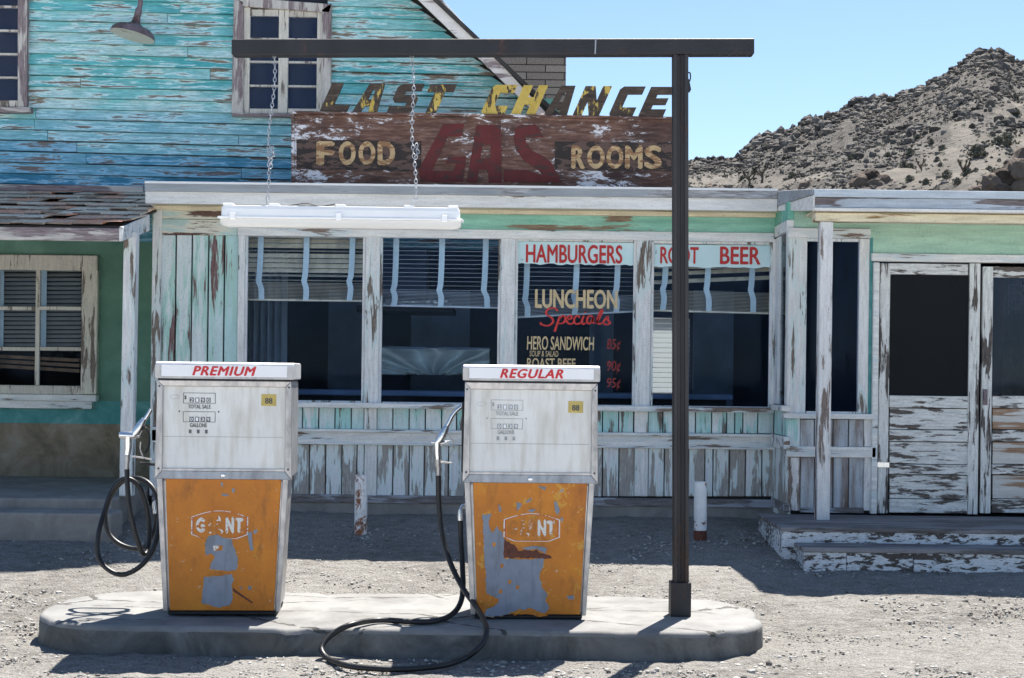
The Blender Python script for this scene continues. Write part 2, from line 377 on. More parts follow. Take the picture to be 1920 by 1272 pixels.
M['glass'] = glass('window_glass', (.90,.95,1.0), dust=.005, ior=1.16)
M['glass_side'] = glass('side_glass', (.6,.65,.7), dust=.03, ior=1.15)
M['glass_dirty'] = glass('dusty_glass', (.75,.82,.9), .07, 1.3)
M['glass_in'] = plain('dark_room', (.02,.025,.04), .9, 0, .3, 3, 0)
M['room'] = plain('interior_wall', (.045,.075,.15), .9, 0, .35, 1.5, 0)
M['room_panel'] = plain('interior_panel', (.17,.25,.40), .8, 0, .25, 3, 0)
M['room_dark'] = plain('interior_dark', (.008,.011,.02), .8, 0, .3, 3, 0)
M['slat'] = plain('blind_slat', (.88,.75,.55), .55, 0, .12, 6, 0, dirt=(.3,.25,.18), dirt_amt=.4)
M['slat_dull'] = plain('dull_tan_slat', (.40,.36,.31), .6, 0, .15, 6, 0)
M['old_timber'] = plain('brown_timber', (.20,.11,.06), .7, 0, .4, 9, .1)
M['slat_grey'] = plain('grey_blind_slat', (.62,.63,.63), .55, 0, .12, 6, 0)
M['tape'] = plain('blind_tape', (.66,.76,.77), .8, 0, .08, 20, .1)
M['white_plastic'] = plain('white_plastic', (.84,.85,.86), .35, 0, .03, 6, .03)
def diffuser_mat():
    b = NB('clear_ribbed_diffuser'); b.set(b.p.inputs['Transmission Weight'], .35)
    return b.fin((.86,.87,.87), .25)
M['diffuser'] = diffuser_mat()
def steel(name, cols, rust, amt=.4, metal=.0, rough=.55, st=(1,1,.3)):
    b = NB(name); v = b.map(st)
    c = b.ramp(b.noise(v, 5, 6, .6), [(.3,cols[0]),(.7,cols[1])])
    m = b.ramp(b.noise(b.map(st, (3,1,2)), 4, 9, .75, .4), [(.72-.4*amt,0.0),(.76-.4*amt,1.0)])
    c = b.mix(m, c, b.ramp(b.noise(b.map((1,1,1)), 40, 4, .6), [(.35,rust),(.65,tuple(q*2.2 for q in rust))]))
    b.bump(b.noise(b.map((1,1,1)), 45, 5, .65), .35, .004); return b.fin(c, rough, metal)
M['beam'] = steel('dark_painted_steel', ((.008,.008,.011),(.02,.02,.024)), (.03,.013,.009), .3)
M['pole'] = steel('rusty_dark_steel', ((.010,.010,.014),(.032,.030,.035)), (.022,.011,.008), .4)
M['chain'] = plain('galvanised_chain', (.42,.43,.46), .35, .85, .2, 30, 0)
M['bollard'] = steel('white_rusting_pipe', ((.70,.72,.74),(.84,.85,.86)), (.15,.055,.025), .47, 0, .6, (2,2,1.6))
M['lampshade'] = steel('rusted_enamel_shade', ((.10,.065,.08),(.24,.19,.215)), (.06,.035,.03), .42, 0, .5, (1,1,1))
M['lamp_in'] = steel('cream_enamel', ((.60,.54,.42),(.72,.68,.58)), (.22,.13,.06), .3, 0, .4, (1,1,1))
M['alu'] = (lambda b: (b.bump(b.noise(b.map((1,1,1)), 60, 4, .6), .12, .003), b.fin(b.ramp(b.noise(b.map((3,3,1)), 6, 7, .7), [(.3,(.26,.255,.26)),(.5,(.42,.41,.415)),(.75,(.56,.55,.54))]), b.ramp(b.noise(b.map((1,1,1)), 14, 5, .65), [(.3,.28),(.7,.55)]), .75))[1])(NB('scuffed_aluminium'))
M['alu_light'] = plain('bright_brushed_metal', (.66,.66,.67), .4, .5, .12, 9, .08)
M['enamel'] = plain('white_pump_enamel', (.62,.62,.62), .4, 0, .06, 6, .05, dirt=(.35,.32,.28), dirt_amt=.35)
M['chrome'] = plain('worn_chrome', (.66,.67,.69), .25, .95, .15, 20, .05)
M['face'] = (lambda b: b.fin(b.mix(b.ramp(b.noise(b.map((5,5,.8)), 3, 6, .65), [(.45,0.0),(.72,.7)]), b.ramp(b.noise(b.map((1,1,1)), 3, 6, .6), [(.3,(.66,.665,.66)),(.7,(.76,.76,.745))]), (.45,.42,.35)), .22))(NB('milky_dial_glass'))
M['sign_white'] = plain('white_sign_panel', (.82,.82,.85), .35, 0, .03, 5, 0)
M['red'] = plain('red_lettering', (.56,.012,.022), .45, 0, .12, 20, 0)
M['red_paint'] = (lambda b: b.fin(b.mix(b.ramp(b.noise(b.map((1,1,.5)), 60, 5, .7), [(.62,0.0),(.7,.6)]), (.50,.02,.02), (.75,.6,.6)), .6))(NB('brushed_red_paint'))
M['red_script'] = plain('red_script_paint', (.62,.035,.03), .55, 0, .15, 20, 0)
M['price_red'] = plain('faded_price_red', (.26,.022,.022), .6, 0, .3, 20, 0)
M['tan_paint'] = plain('tan_window_paint', (.62,.49,.29), .6, 0, .15, 15, 0)
M['band'] = (lambda b: b.fin(b.mix(b.ramp(b.noise(b.map((1,1,.6)), 14, 8, .75), [(.64,0.0),(.66,.8)]), b.ramp(b.noise(b.map((1,1,1)), 5, 5, .6), [(.3,(.52,.76,.80)),(.7,(.68,.84,.86))]), (.12,.14,.15)), .6))(NB('pale_blue_window_band'))
M['black'] = plain('black_paint', (.015,.015,.017), .6, 0, .3, 10, .05)
M['dark_line'] = plain('dark_print', (.06,.07,.075), .6, 0, .2, 10, 0)
M['grey_print'] = plain('faded_print', (.30,.32,.33), .6, 0, .2, 10, 0)
M['digit_drum'] = plain('counter_drum', (.10,.11,.115), .5, 0, .5, 60, 0)
M['sticker'] = plain('yellow_sticker', (.50,.38,.11), .55, 0, .15, 15, 0)
M['hose'] = plain('black_rubber_hose', (.012,.012,.014), .42, 0, .4, 12, .1)
M['bare_metal'] = plain('bare_blue_grey_metal', (.22,.255,.32), .55, 0, .14, 12, .05, dirt=(.13,.14,.16), dirt_amt=.5)
M['flake_edge'] = plain('pale_flaking_enamel', (.50,.27,.07), .7, 0, .7, 60, .1)
M['dried_blood'] = plain('dark_red_rust', (.12,.035,.02), .7, 0, .5, 30, .1)
def orange(name, amt, seed):
    b = NB(name); v = b.map((1,1,1), (seed,0,seed*2))
    c = b.ramp(b.noise(v, 3.5, 7, .65), [(.3,(.46,.135,.004)),(.55,(.58,.19,.006)),(.75,(.68,.27,.012))])
    w = b.noise(v, 9, 9, .72, .5)
    c = b.mix(b.ramp(w, [(.66-.2*amt,0.0),(.675-.2*amt,1.0)]), c, (.62,.30,.03))
    c = b.mix(b.ramp(w, [(.74-.2*amt,0.0),(.75-.2*amt,1.0)]), c, (.24,.27,.33))
    w2 = b.noise(v, 26, 7, .76)
    c = b.mix(b.ramp(w2, [(.64,0.0),(.65,1.0)]), c, (.60,.55,.45))
    c = b.mix(b.ramp(b.noise(b.map((1,1,.4),(7,seed,1)), 7, 8, .75), [(.53,0.0),(.68,.65)]), c, (.22,.07,.010))
    b.bump(b.noise(v, 30, 4, .6), .15, .003); return b.fin(c, .5)
M['orange1'] = orange('worn_orange_enamel', .2, 1.3); M['orange2'] = orange('worn_orange_enamel_flaking', .42, 4.1)
def worn_white(name, amt, under=(.48,.16,.012)):
    b = NB(name); n = b.noise(b.map((1,1,1)), 22, 7, .7, .5)
    return b.fin(b.mix(b.ramp(n, [(.62-.3*amt,0.0),(.64-.3*amt,1.0)]), (.72,.70,.66), under), .55)
M['worn0'] = worn_white('worn_white_decal', .25); M['worn1'] = worn_white('mostly_worn_white_decal', .62)
M['decal_red'] = plain('red_decal_line', (.50,.08,.06), .6, 0, .2, 30, 0)
def signboard():
    b = NB('weathered_sign_board'); v = b.map((2.2,2.2,13)); vf = b.map((5,5,40), (3,1,2)); o = b.map((1,1,1))
    n1 = b.noise(v, 1.0, 8, .66, .4); n2 = b.noise(o, 1.3, 4, .55)
    base = b.ramp(b.noise(vf, 1.0, 7, .7), [(.3,(.045,.025,.02)),(.5,(.15,.075,.055)),(.72,(.34,.21,.165))])
    base = b.mix(b.ramp(n2, [(.46,.0),(.66,.75)]), base, (.035,.02,.022))
    w = b.noise(b.map((4.5,4.5,13), (1,5,2)), 1.5, 9, .78, .5)
    wv = b.math('ADD', b.math('MULTIPLY', w, .72), b.math('MULTIPLY', b.noise(o, 1.7, 2, .5), .28))
    base = b.mix(b.ramp(wv, [(.51,0.0),(.56,.45)]), base, (.28,.22,.20))
    base = b.mix(b.ramp(wv, [(.562,0.0),(.569,1.0)]), base, (.76,.76,.81))
    b.bump(b.math('ADD', n1, w), .5, .006); return b.fin(base, .8)
M['signboard'] = signboard()
def worn_over(name, col, under, amt, st=(4,4,12), sc=1.3):
    b = NB(name); w = b.noise(b.map(st), sc, 8, .7, .4)
    c = b.mix(b.ramp(w, [(.66-.3*amt,0.0),(.68-.3*amt,1.0)]), b.ramp(b.noise(b.map((1,1,1)), 8, 6, .6), [(.3,tuple(q*.7 for q in col)),(.7,tuple(q*1.15 for q in col))]), under)
    b.bump(b.noise(b.map((6,6,40)), 1, 6, .65), .4, .004); return b.fin(c, .75)
M['sign_red'] = worn_over('oxblood_sign_paint', (.135,.022,.022), (.07,.03,.028), .42)
M['sign_black'] = worn_over('black_sign_band', (.035,.026,.024), (.13,.08,.065), .5)
M['sign_tan'] = worn_over('tan_worn_lettering', (.62,.44,.24), (.30,.16,.08), .52, (6,6,18))
M['lc_yellow'] = None
def lc(name, amt, seed):
    b = NB(name); w = b.noise(b.map((1.3,1,.55), (seed,0,seed), (0,R(-24),0)), 7.5, 8, .66, .3)
    wood = b.ramp(b.noise(b.map((7,7,45)), 1, 7, .7), [(.3,(.025,.018,.014)),(.55,(.075,.052,.038)),(.75,(.19,.15,.12))])
    yel = b.ramp(b.noise(b.map((1,1,1)), 9, 6, .65), [(.3,(.50,.34,.06)),(.6,(.62,.46,.11)),(.78,(.72,.62,.36))])
    b.bump(b.noise(b.map((7,7,45)), 1, 7, .7), .5, .004)
    return b.fin(b.mix(b.ramp(w, [(amt-.01,0.0),(amt+.01,1.0)]), yel, wood), .75)
M['lc0'] = lc('peeled_yellow_letter', .56, 0.3); M['lc1'] = lc('half_yellow_letter', .465, 2.7); M['lc2'] = lc('bare_wood_letter', .36, 5.1)
def shake():
    b = NB('weathered_shakes'); v = b.shift(b.map((40,9,9)), 50)
    r = b.rnd()
    base = b.ramp(r, [(.0,(.48,.37,.27)),(.3,(.82,.68,.52)),(.55,(.88,.76,.60)),(.75,(.86,.52,.36)),(.92,(.84,.40,.26)),(1,(.66,.52,.40))])
    c = b.mix(b.ramp(b.noise(v, 1, 6, .7), [(.34,.7),(.46,0.0)]), base, (.10,.085,.075))
    b.bump(b.noise(v, 1, 6, .7), .12, .004); return b.fin(c, .95, 0, .05)
M['shake'] = shake()
M['shake_end'] = plain('shaded_shake_end', (.20,.16,.135), .9, 0, .6, 9)  # shadow at the shake butts painted in as a darker end colour
def asphalt_shingle():
    b = NB('asphalt_shingle'); br = b.n.new('ShaderNodeTexBrick'); b.t.links.new(b.map((1,1,1), rot=(R(90),0,0)), br.inputs[0])
    br.inputs['Color1'].default_value = (.56,.47,.38,1); br.inputs['Color2'].default_value = (.34,.27,.22,1); br.inputs['Mortar'].default_value = (.05,.04,.035,1)
    br.inputs['Scale'].default_value = 1; br.inputs['Brick Width'].default_value = .42; br.inputs['Row Height'].default_value = .083; br.inputs['Mortar Size'].default_value = .006; br.inputs['Bias'].default_value = -.3
    return b.fin(b.mix(b.ramp(b.noise(b.map((1,1,1)), 90, 3, .6), [(.35,.6),(.6,0.0)]), br.outputs[0], (.06,.05,.045)), .95)
M['asphalt'] = asphalt_shingle()
M['roofing'] = plain('dark_roofing', (.05,.048,.048), .9, 0, .3, 10)
M['drip'] = peel('metal_drip_edge', [(.30,.33,.36),(.40,.43,.46)], ((.12,.11,.11),(.55,.56,.58)), 'x', .35, .5, grime=.4, seed=31)
M['drip_light'] = peel('pale_metal_edge', [(.46,.54,.62),(.58,.65,.71)], ((.16,.16,.18),(.36,.38,.42)), 'x', .24, .6, grime=.4, seed=33)
M['foil'] = plain('foil_sheet', (.50,.58,.62), .25, .8, .1, 5, 0)
M['cloth'] = plain('pale_curtain', (.30,.38,.48), .9, 0, .2, 3, 0)
M['screen'] = None
def screen_mat():
    b = NB('screen_mesh'); n = b.n
    tr = n.new('ShaderNodeBsdfTransparent'); mx = n.new('ShaderNodeMixShader'); mx.inputs[0].default_value = .6
    b.fin((.022,.024,.027), .7, 0, .1); b.t.links.new(tr.outputs[0], mx.inputs[1]); b.t.links.new(b.p.outputs[0], mx.inputs[2]); b.t.links.new(mx.outputs[0], b.out.inputs[0]); return b.m
M['screen'] = screen_mat()
def translucent():
    b = NB('lit_white_blind'); t = b.n.new('ShaderNodeBsdfTranslucent'); t.inputs[0].default_value = (.8,.8,.78,1)
    mx = b.n.new('ShaderNodeMixShader'); mx.inputs[0].default_value = .6
    b.fin((.8,.8,.78), .8); b.t.links.new(b.p.outputs[0], mx.inputs[1]); b.t.links.new(t.outputs[0], mx.inputs[2]); b.t.links.new(mx.outputs[0], b.out.inputs[0]); return b.m
M['lit_blind'] = translucent()

# ================================================================ SETTING: ground and hill
def ground():
    xs = np.concatenate([[-2500,-900,-350,-150,-70,-35,-20,-13,-9], np.arange(-7, 7.01, .045), [9,13,20,35,70,150,350,900,2500]])
    ys = np.concatenate([[-2500,-900,-300,-120,-60,-30,-15,-6,0,3,5], np.arange(6, 12.6, .045), np.arange(12.7, 16, .5), [18,22,28,36,48,65,90,130,200,320,600,1200,3500]])
    nx, ny = len(xs), len(ys); vs = []
    for y in ys:
        for x in xs:
            z = GZ(x, y)
            if abs(x) < 7.1 and 5 < y < 12.6:
                z += .016*mnoise.noise((x*2.1, y*2.6, 3)) + .012*mnoise.noise((x*6, y*8, 1)) + .009*mnoise.noise((x*15, y*19, 5))
            elif y > 20: z -= .3*min((y-20)/20, 1)
            vs.append((float(x), float(y), z))
    fs = [(j*nx+i, j*nx+i+1, (j+1)*nx+i+1, (j+1)*nx+i) for j in range(ny-1) for i in range(nx-1)]
    m = MB(); m.v = vs; m.f = fs
    o = m.build('ground', M['ground'], smooth=True, angle=180); o['kind'] = 'structure'
ground()

def bounce_slab():  # pale slab added out of view to bounce light onto the fronts
    m = MB()
    for k in range(7):
        x0 = -2500 if k == 0 else -17.5+k*5; x1 = 2500 if k == 6 else -17.5+(k+1)*5-.02
        m.add([(x0,-11,.03),(x1,-11,.03),(x1,5.6,.03),(x0,5.6,.03)], [(0,1,2,3)])
    o = m.build('bounce_slab', M['concrete']); o['kind'] = 'structure'
bounce_slab()
ICO = None
def ico(sub):
    bm = bmesh.new(); bmesh.ops.create_icosphere(bm, subdivisions=sub, radius=1)
    v = [tuple(q.co) for q in bm.verts]; f = [tuple(w.index for w in p.verts) for p in bm.faces]; bm.free(); return v, f
ICO1, ICO2, ICO3 = ico(1), ico(2), ico(3)
def rock_into(m, x, y, z, r, rng, geo=ICO1, flat=.75, jit=.28):
    a = rng.uniform(0, 6.28); ca, sa = math.cos(a), math.sin(a); sx, sy, sz = rng.uniform(.7,1.3), rng.uniform(.7,1.3), rng.uniform(.6,1.05)*flat/.75*.8
    vs = []
    for p in geo[0]:
        k = 1+rng.uniform(-jit, jit); q = (p[0]*sx*k, p[1]*sy*k, p[2]*sz*k)
        vs.append((x+r*(q[0]*ca-q[1]*sa), y+r*(q[0]*sa+q[1]*ca), z+r*q[2]))
    m.add(vs, geo[1])
def gravel():
    rng = random.Random(3); m = MB(); n = 0
    while n < 11000:
        y = 6.8 + 4.6*rng.random()**1.5; x = rng.uniform(-.5*y*.78, .5*y*.78)
        if -2.62 < x < 1.42 and 7.5 < y < 8.75: continue
        d = mnoise.noise((x*1.3, y*1.6, 9))
        if rng.random() > .42+d*1.0: continue
        r = .003 + .010*rng.random()**4 + .006*max(d, 0)
        if rng.random() < .008: r *= 2.1
        rock_into(m, x, y, GZ(x, y)+r*.15, r, rng); n += 1
    o = m.build('gravel', M['stone'])
    tag(o, 'loose pale gravel strewn over the sandy forecourt', 'gravel', kind='stuff')
gravel()

RIDGE = [(-900,330),(300,318),(900,305),(1290,292),(1330,291),(1378,287),(1402,264),(1440,246),(1470,232),(1500,222),(1540,208),(1575,197),(1610,188),(1660,176),(1720,156),(1760,136),(1790,116),(1815,102),(1850,95),(1884,98),(1900,114),(1925,112),(1990,80),(2100,52),(2300,90),(2600,180)]
def ridge_y(a):
    for (x0,y0),(x1,y1) in zip(RIDGE, RIDGE[1:]):
        if x0 <= a <= x1: return y0+(y1-y0)*(a-x0)/(x1-x0)
    return RIDGE[0][1] if a < RIDGE[0][0] else RIDGE[-1][1]
D0, D1 = 55.0, 230.0
def hill_pt(a, D, rough=True):
    e = (HY + 12 - ridge_y(a) )/F
    e = (HY-ridge_y(a) + .0122*(a-HX))/F - .003
    t = (D-D0)/(D1-D0)
    f = max(t,0)**.55 if t <= 1 else 1-.9*(t-1)
    x = (a-HX)/F*D; z = EYE + e*D*f
    if t < .02: z -= 1.5
    if rough:
        z += 2.6*mnoise.noise((x*.035, D*.03, 2))*min(max(t,0.1)*1.4, 1)*(1.15-min(t,1)) + 1.1*mnoise.noise((x*.13, D*.10, 7)) + .5*mnoise.noise((x*.4, D*.35, 4))
    return x, z
def sandy(a, D):                                         # wash of pale sand low on the slope
    t = (D-D0)/(D1-D0); y = HY-(hill_pt(a, D, False)[1]-EYE)/D*F + .0122*(a-HX)
    w = 0
    for (cx, cy, rx, ry) in ((1800,310,130,55),(1870,270,110,32),(1800,250,36,26),(1340,338,90,22),(1480,345,110,16),(1700,335,120,26),(1900,215,60,18)):
        w = max(w, .98-((a-cx)/rx)**2-((y-cy)/ry)**2)
    return max(0, min(w, 1))
def hill():
    As = np.concatenate([np.arange(-900, 900, 60), np.arange(900, 2000, 5.5), np.arange(2000, 2700, 40)])
    Ds = np.concatenate([np.arange(D0, 120, 2.5), np.arange(120, 236, 1.8), [245, 262, 290, 340]])
    na, nd = len(As), len(Ds); vs = []; sand = []
    for D in Ds:
        for a in As:
            x, z = hill_pt(a, D); vs.append((x, D, z)); sand.append(sandy(a, D))
    fs = [(j*na+i, j*na+i+1, (j+1)*na+i+1, (j+1)*na+i) for j in range(nd-1) for i in range(na-1)]
    m = MB(); m.v = vs; m.f = fs; o = m.build('hill', M['hill'], smooth=True, angle=180); o['kind'] = 'structure'
    at = o.data.attributes.new('sand', 'FLOAT', 'POINT'); at.data.foreach_set('value', sand)
hill()
def rubble():
    rng = random.Random(11); m = MB(); n = 0
    while n < 15500:
        a = rng.uniform(1270, 1960) if rng.random() < .82 else rng.uniform(900, 2250); D = D0+20+(D1-D0-18)*rng.random()**.75
        if rng.random() < sandy(a, D)*1.1: continue
        clump = mnoise.noise((a*.02, D*.06, 5))
        if rng.random() > .55+clump*.9: continue
        x, z = hill_pt(a, D); r = (.10 + .30*rng.random()**3.5 + max(clump, 0)*.34*rng.random())*(.55+.45*D/D1)
        rock_into(m, x, D, z+r*.1, r, rng, flat=.95, jit=.38); n += 1
    for i in range(520):                                  # crags standing along the skyline
        a = rng.uniform(1290, 1960); D = D1-rng.uniform(-1, 14); x, z = hill_pt(a, D)
        big = mnoise.noise((a*.013, 3, 5)); r = .28+.36*rng.random()+.75*max(big, 0)*rng.random()
        rock_into(m, x, D, z+r*.15, r, rng, ICO2 if r > .9 else ICO1, flat=1.0, jit=.2)
    for (cx, cy, n, sp, rr) in ((1850,108,70,22,1.0),(1440,262,80,26,1.05),(1520,228,60,22,.9),(1600,192,40,18,.85),(1770,150,50,18,.8),(1700,250,40,34,.9),(1800,200,60,30,.95),(1890,235,40,30,.9),(1610,290,40,40,.8),(1400,300,30,40,.75)):
        for i in range(n):
            a = cx+rng.gauss(0, sp)*.8; y = cy+rng.gauss(0, sp*.4)
            D = D1
            for q in range(60):
                D = D1-3*q
                xx, zz = hill_pt(a, D, False)
                if HY-(zz-EYE)/D*F+.0122*(a-HX) >= y or D < 80: break
            x, z = hill_pt(a, D); r = rr*rng.uniform(.25, .95)*D/D1
            rock_into(m, x, D, z+r*.25, r, rng, ICO1, flat=1.2, jit=.3)
    o = m.build('hillside_rubble', M['rock'])
    tag(o, 'grey brown granite rubble covering the desert hill', 'rubble', kind='stuff')
rubble()
def on_hill(px, py, Dmin=70):
    D = D1
    while D > Dmin:
        x, z = hill_pt(px, D, False)
        if HY-(z-EYE)/D*F + .0122*(px-HX) >= py: break
        D -= 1.5
    x, z = hill_pt(px, D); return x, D, z
def big_rock(name, label, lumps, D, mat='rock_dark', seed=1):  # lumps in pixels: (px, py, r)
    rng = random.Random(seed); D = on_hill(lumps[0][0], 353)[1]-1.5
    m = MB()
    for (px, py, r) in lumps:
        p = W(px, py, D+rng.uniform(-1, .6)); geo = ICO3; R_ = r*D/F
        sx, sy, sz = rng.uniform(.9,1.2), rng.uniform(.9,1.2), rng.uniform(.85,1.1); s0 = rng.uniform(0, 50); vs = []
        for q in geo[0]:
            v = Vector(q); k = 1+.35*mnoise.noise(v*1.3+Vector((s0,0,0)))+.16*mnoise.noise(v*3.6+Vector((0,s0,0)))+.07*mnoise.noise(v*8+Vector((0,0,s0)))
            vs.append((p.x+R_*v.x*sx*k, p.y+R_*v.y*sy*k, p.z+R_*v.z*sz*k))
        m.add(vs, geo[1])
    o = m.build(name, M[mat]); tag(o, label, 'boulder')
big_rock('boulder', 'dark pointed boulder just above the roofline beside the steel post', [(1332,366,22),(1346,370,24),(1318,372,16)], 62, seed=2)
big_rock('boulder', 'tall dark twin boulder rising over the diner roof corner', [(1613,345,18),(1607,362,16),(1634,336,19),(1650,352,26),(1668,362,22)], 64, seed=5)
big_rock('boulder', 'low dark boulder on the slope left of the twin boulders', [(1512,358,17),(1524,366,14)], 63, seed=9)
big_rock('rock_outcrop', 'large brown boulder pile at the right edge above the roof', [(1830,364,14),(1862,350,24),(1886,338,26),(1908,322,28),(1930,312,32),(1900,362,30),(1940,350,30),(1870,366,24)], 60, 'rock_dark', 14)

def bush_geo(rng, w, h, n, leaf):
    m = MB()
    for i in range(n):
        u = rng.random()*6.28; r = rng.random()**.5; zz = rng.random()
        rad = w*.5*r*(1-.55*zz**2); lump = .8+.3*math.sin(u*3+zz*4)
        p = Vector((rad*lump*math.cos(u), rad*lump*math.sin(u), h*(.08+.92*zz)*(1-.35*r*r)))
        d = Vector((rng.gauss(0,1), rng.gauss(0,1), rng.gauss(.6,.8))).normalized(); s = d.cross(Vector((rng.gauss(0,1),rng.gauss(0,1),rng.gauss(0,1)))).normalized()
        L = leaf*rng.uniform(.6,1.5); k = leaf*.35
        m.add([p-s*k, p+s*k, p+d*L+s*k*.3, p+d*L-s*k*.3], [(0,1,2,3)])
    return m
bush_protos = []
for i in range(4):
    bush_protos.append(bush_geo(random.Random(20+i), 1.0, .7, 320, .13))
shrubs = [(1826,298,50),(1762,282,20),(1713,268,20),(1710,252,24),(1838,262,22),(1880,262,48),(1868,282,42),(1850,312,20),(1810,328,28),(1770,330,26),(1752,300,16),(1700,292,24),(1703,312,18),(1690,330,24),(1640,330,22),(1790,218,20),(1898,222,26),(1897,190,22),(1740,270,18),(1825,318,16),(1388,336,24),(1410,330,20),(1480,336,22),(1560,322,18),(1700,345,20),(1860,334,18),(1732,345,22),(1790,345,24),(1660,300,18),(1590,310,16)]
places = ['on the pale sand of the hill','between rocks on the hill']
bm_ = []
for i, (px, py, w) in enumerate(shrubs):
    x, D, z = on_hill(px, py)
    if i < 4:
        o = bush_protos[i].build('desert_shrub', M['leaf'])
        bm_.append(o)
    else:
        o = bm_[i % 4].copy(); C.objects.link(o)
    s = w*D/F*.95; o.location = (x, D, z-.05); o.scale = (s, s, s*(.95 if w < 40 else .75)); o.rotation_euler = (0, 0, i*1.9)
    lab = 'grey green desert shrub dotted on the slope behind the diner'
    if i == 0: lab = 'broad dark green shrub low on the sand beside the path at far right'
    if i == 5: lab = 'widest sage shrub on the upper sandy wash of the hill'
    if i == 6: lab = 'second wide sage shrub just below the widest one on the wash'
    tag(o, lab, 'shrub', None if i in (0,5,6) else 'shrubs dotted over the hill')
def hillside_scrub():
    rng = random.Random(31); m = MB(); n = 0
    while n < 800:
        a = rng.uniform(1275, 1960); D = D0+14+(D1-D0-30)*rng.random()**.9
        x, z = hill_pt(a, D); w = (.16+.34*rng.random()**2)*(.6+.4*D/D1)
        for q in range(26):
            u = rng.random()*6.28; r = w*rng.random()**.5; p = Vector((x+r*math.cos(u), D+r*math.sin(u), z+w*.8*rng.random()))
            d = Vector((rng.gauss(0,1), rng.gauss(0,1), rng.gauss(.7,.7))).normalized()*w*.5; sv = d.cross(Vector((.3,1,.2))).normalized()*w*.12
            m.add([p-sv, p+sv, p+d], [(0,1,2)])
        n += 1
    tag(m.build('hillside_scrub', M['leaf']), 'low grey green tufts speckling the rocky hill', 'scrub', kind='stuff')
hillside_scrub()
def joshua(label, px, py, hpx, seed, n=5, D=None, group=None):
    rng = random.Random(seed); x, DD, z = on_hill(px, py); h = hpx*DD/F
    t = thing('joshua_tree', label, 'tree', (x, DD, z-.1), group)
    tr = MB(); cr_ = MB()
    tr.tube([(0,0,0),(.03*h,0,.25*h),(0,.02*h,.5*h)], [.06*h,.05*h,.045*h], 7)
    for k in range(n):
        a = k*6.28/n+rng.uniform(-.4,.4); b0 = Vector((0,.02*h,.3*h+.2*h*rng.random()))
        l1 = b0+Vector((math.cos(a)*.2*h, math.sin(a)*.2*h, .18*h)); l2 = l1+Vector((math.cos(a)*.08*h, math.sin(a)*.08*h, rng.uniform(.12,.28)*h))
        tr.tube([b0, l1, l2], [.04*h,.035*h,.03*h], 6)
        for q in range(46):
            d = Vector((rng.gauss(0,1), rng.gauss(0,1), rng.gauss(.4,.9))).normalized(); s = d.cross(Vector((rng.gauss(0,1),.3,rng.gauss(0,1)))).normalized()*.012*h
            p = l2+Vector((0,0,-.05*h+.08*h*rng.random())); cr_.add([p-s, p+s, p+d*.1*h], [(0,1,2)])
    tr.build('trunk', M['bark'], t, local=True); cr_.build('crown', M['leaf_dark'], t, local=True)
joshua('branching joshua tree on the sandy slope left of the boulder pile', 1803, 328, 40, 1, 7)
joshua('slender joshua tree beside the low shrubs above the roof corner', 1722, 318, 34, 2, 4)
joshua('pale leaning joshua tree just above the roof at far right', 1900, 354, 22, 3, 3)
joshua('twiggy joshua tree, left one of the pair near the steel post', 1400, 346, 40, 4, 5)
joshua('twiggy joshua tree, right one of the pair near the steel post', 1424, 342, 44, 5, 4)
joshua('small joshua tree midway between steel post and twin boulders', 1487, 345, 26, 6, 4)

def scrubland():                                          # country behind the viewpoint, seen mirrored in the windows
    rng = random.Random(5); m = MB()
    for i in range(330):
        y = -rng.uniform(14, 60); x = rng.uniform(-1, 1)*(6-y*.55); h = rng.uniform(.6, 1.45) if rng.random() < .93 else rng.uniform(1.6, 2.4)
        w = h*rng.uniform(.8, 1.5)
        for q in range(130):
            u = rng.random()*6.28; r = w*.5*rng.random()**.5; p = Vector((x+r*math.cos(u), y+r*math.sin(u), h*rng.random()*(1-.5*r/w)))
            d = Vector((rng.gauss(0,1), rng.gauss(0,1), rng.gauss(.8,.7))).normalized()*h*.16; s = d.cross(Vector((.3,1,.2))).normalized()*h*.045
            m.add([p-s, p+s, p+d], [(0,1,2)])
    o = m.build('scrubland', M['leaf_dark']); tag(o, 'dark desert scrub behind the viewpoint, mirrored in the windows', 'scrub', kind='stuff')
scrubland()

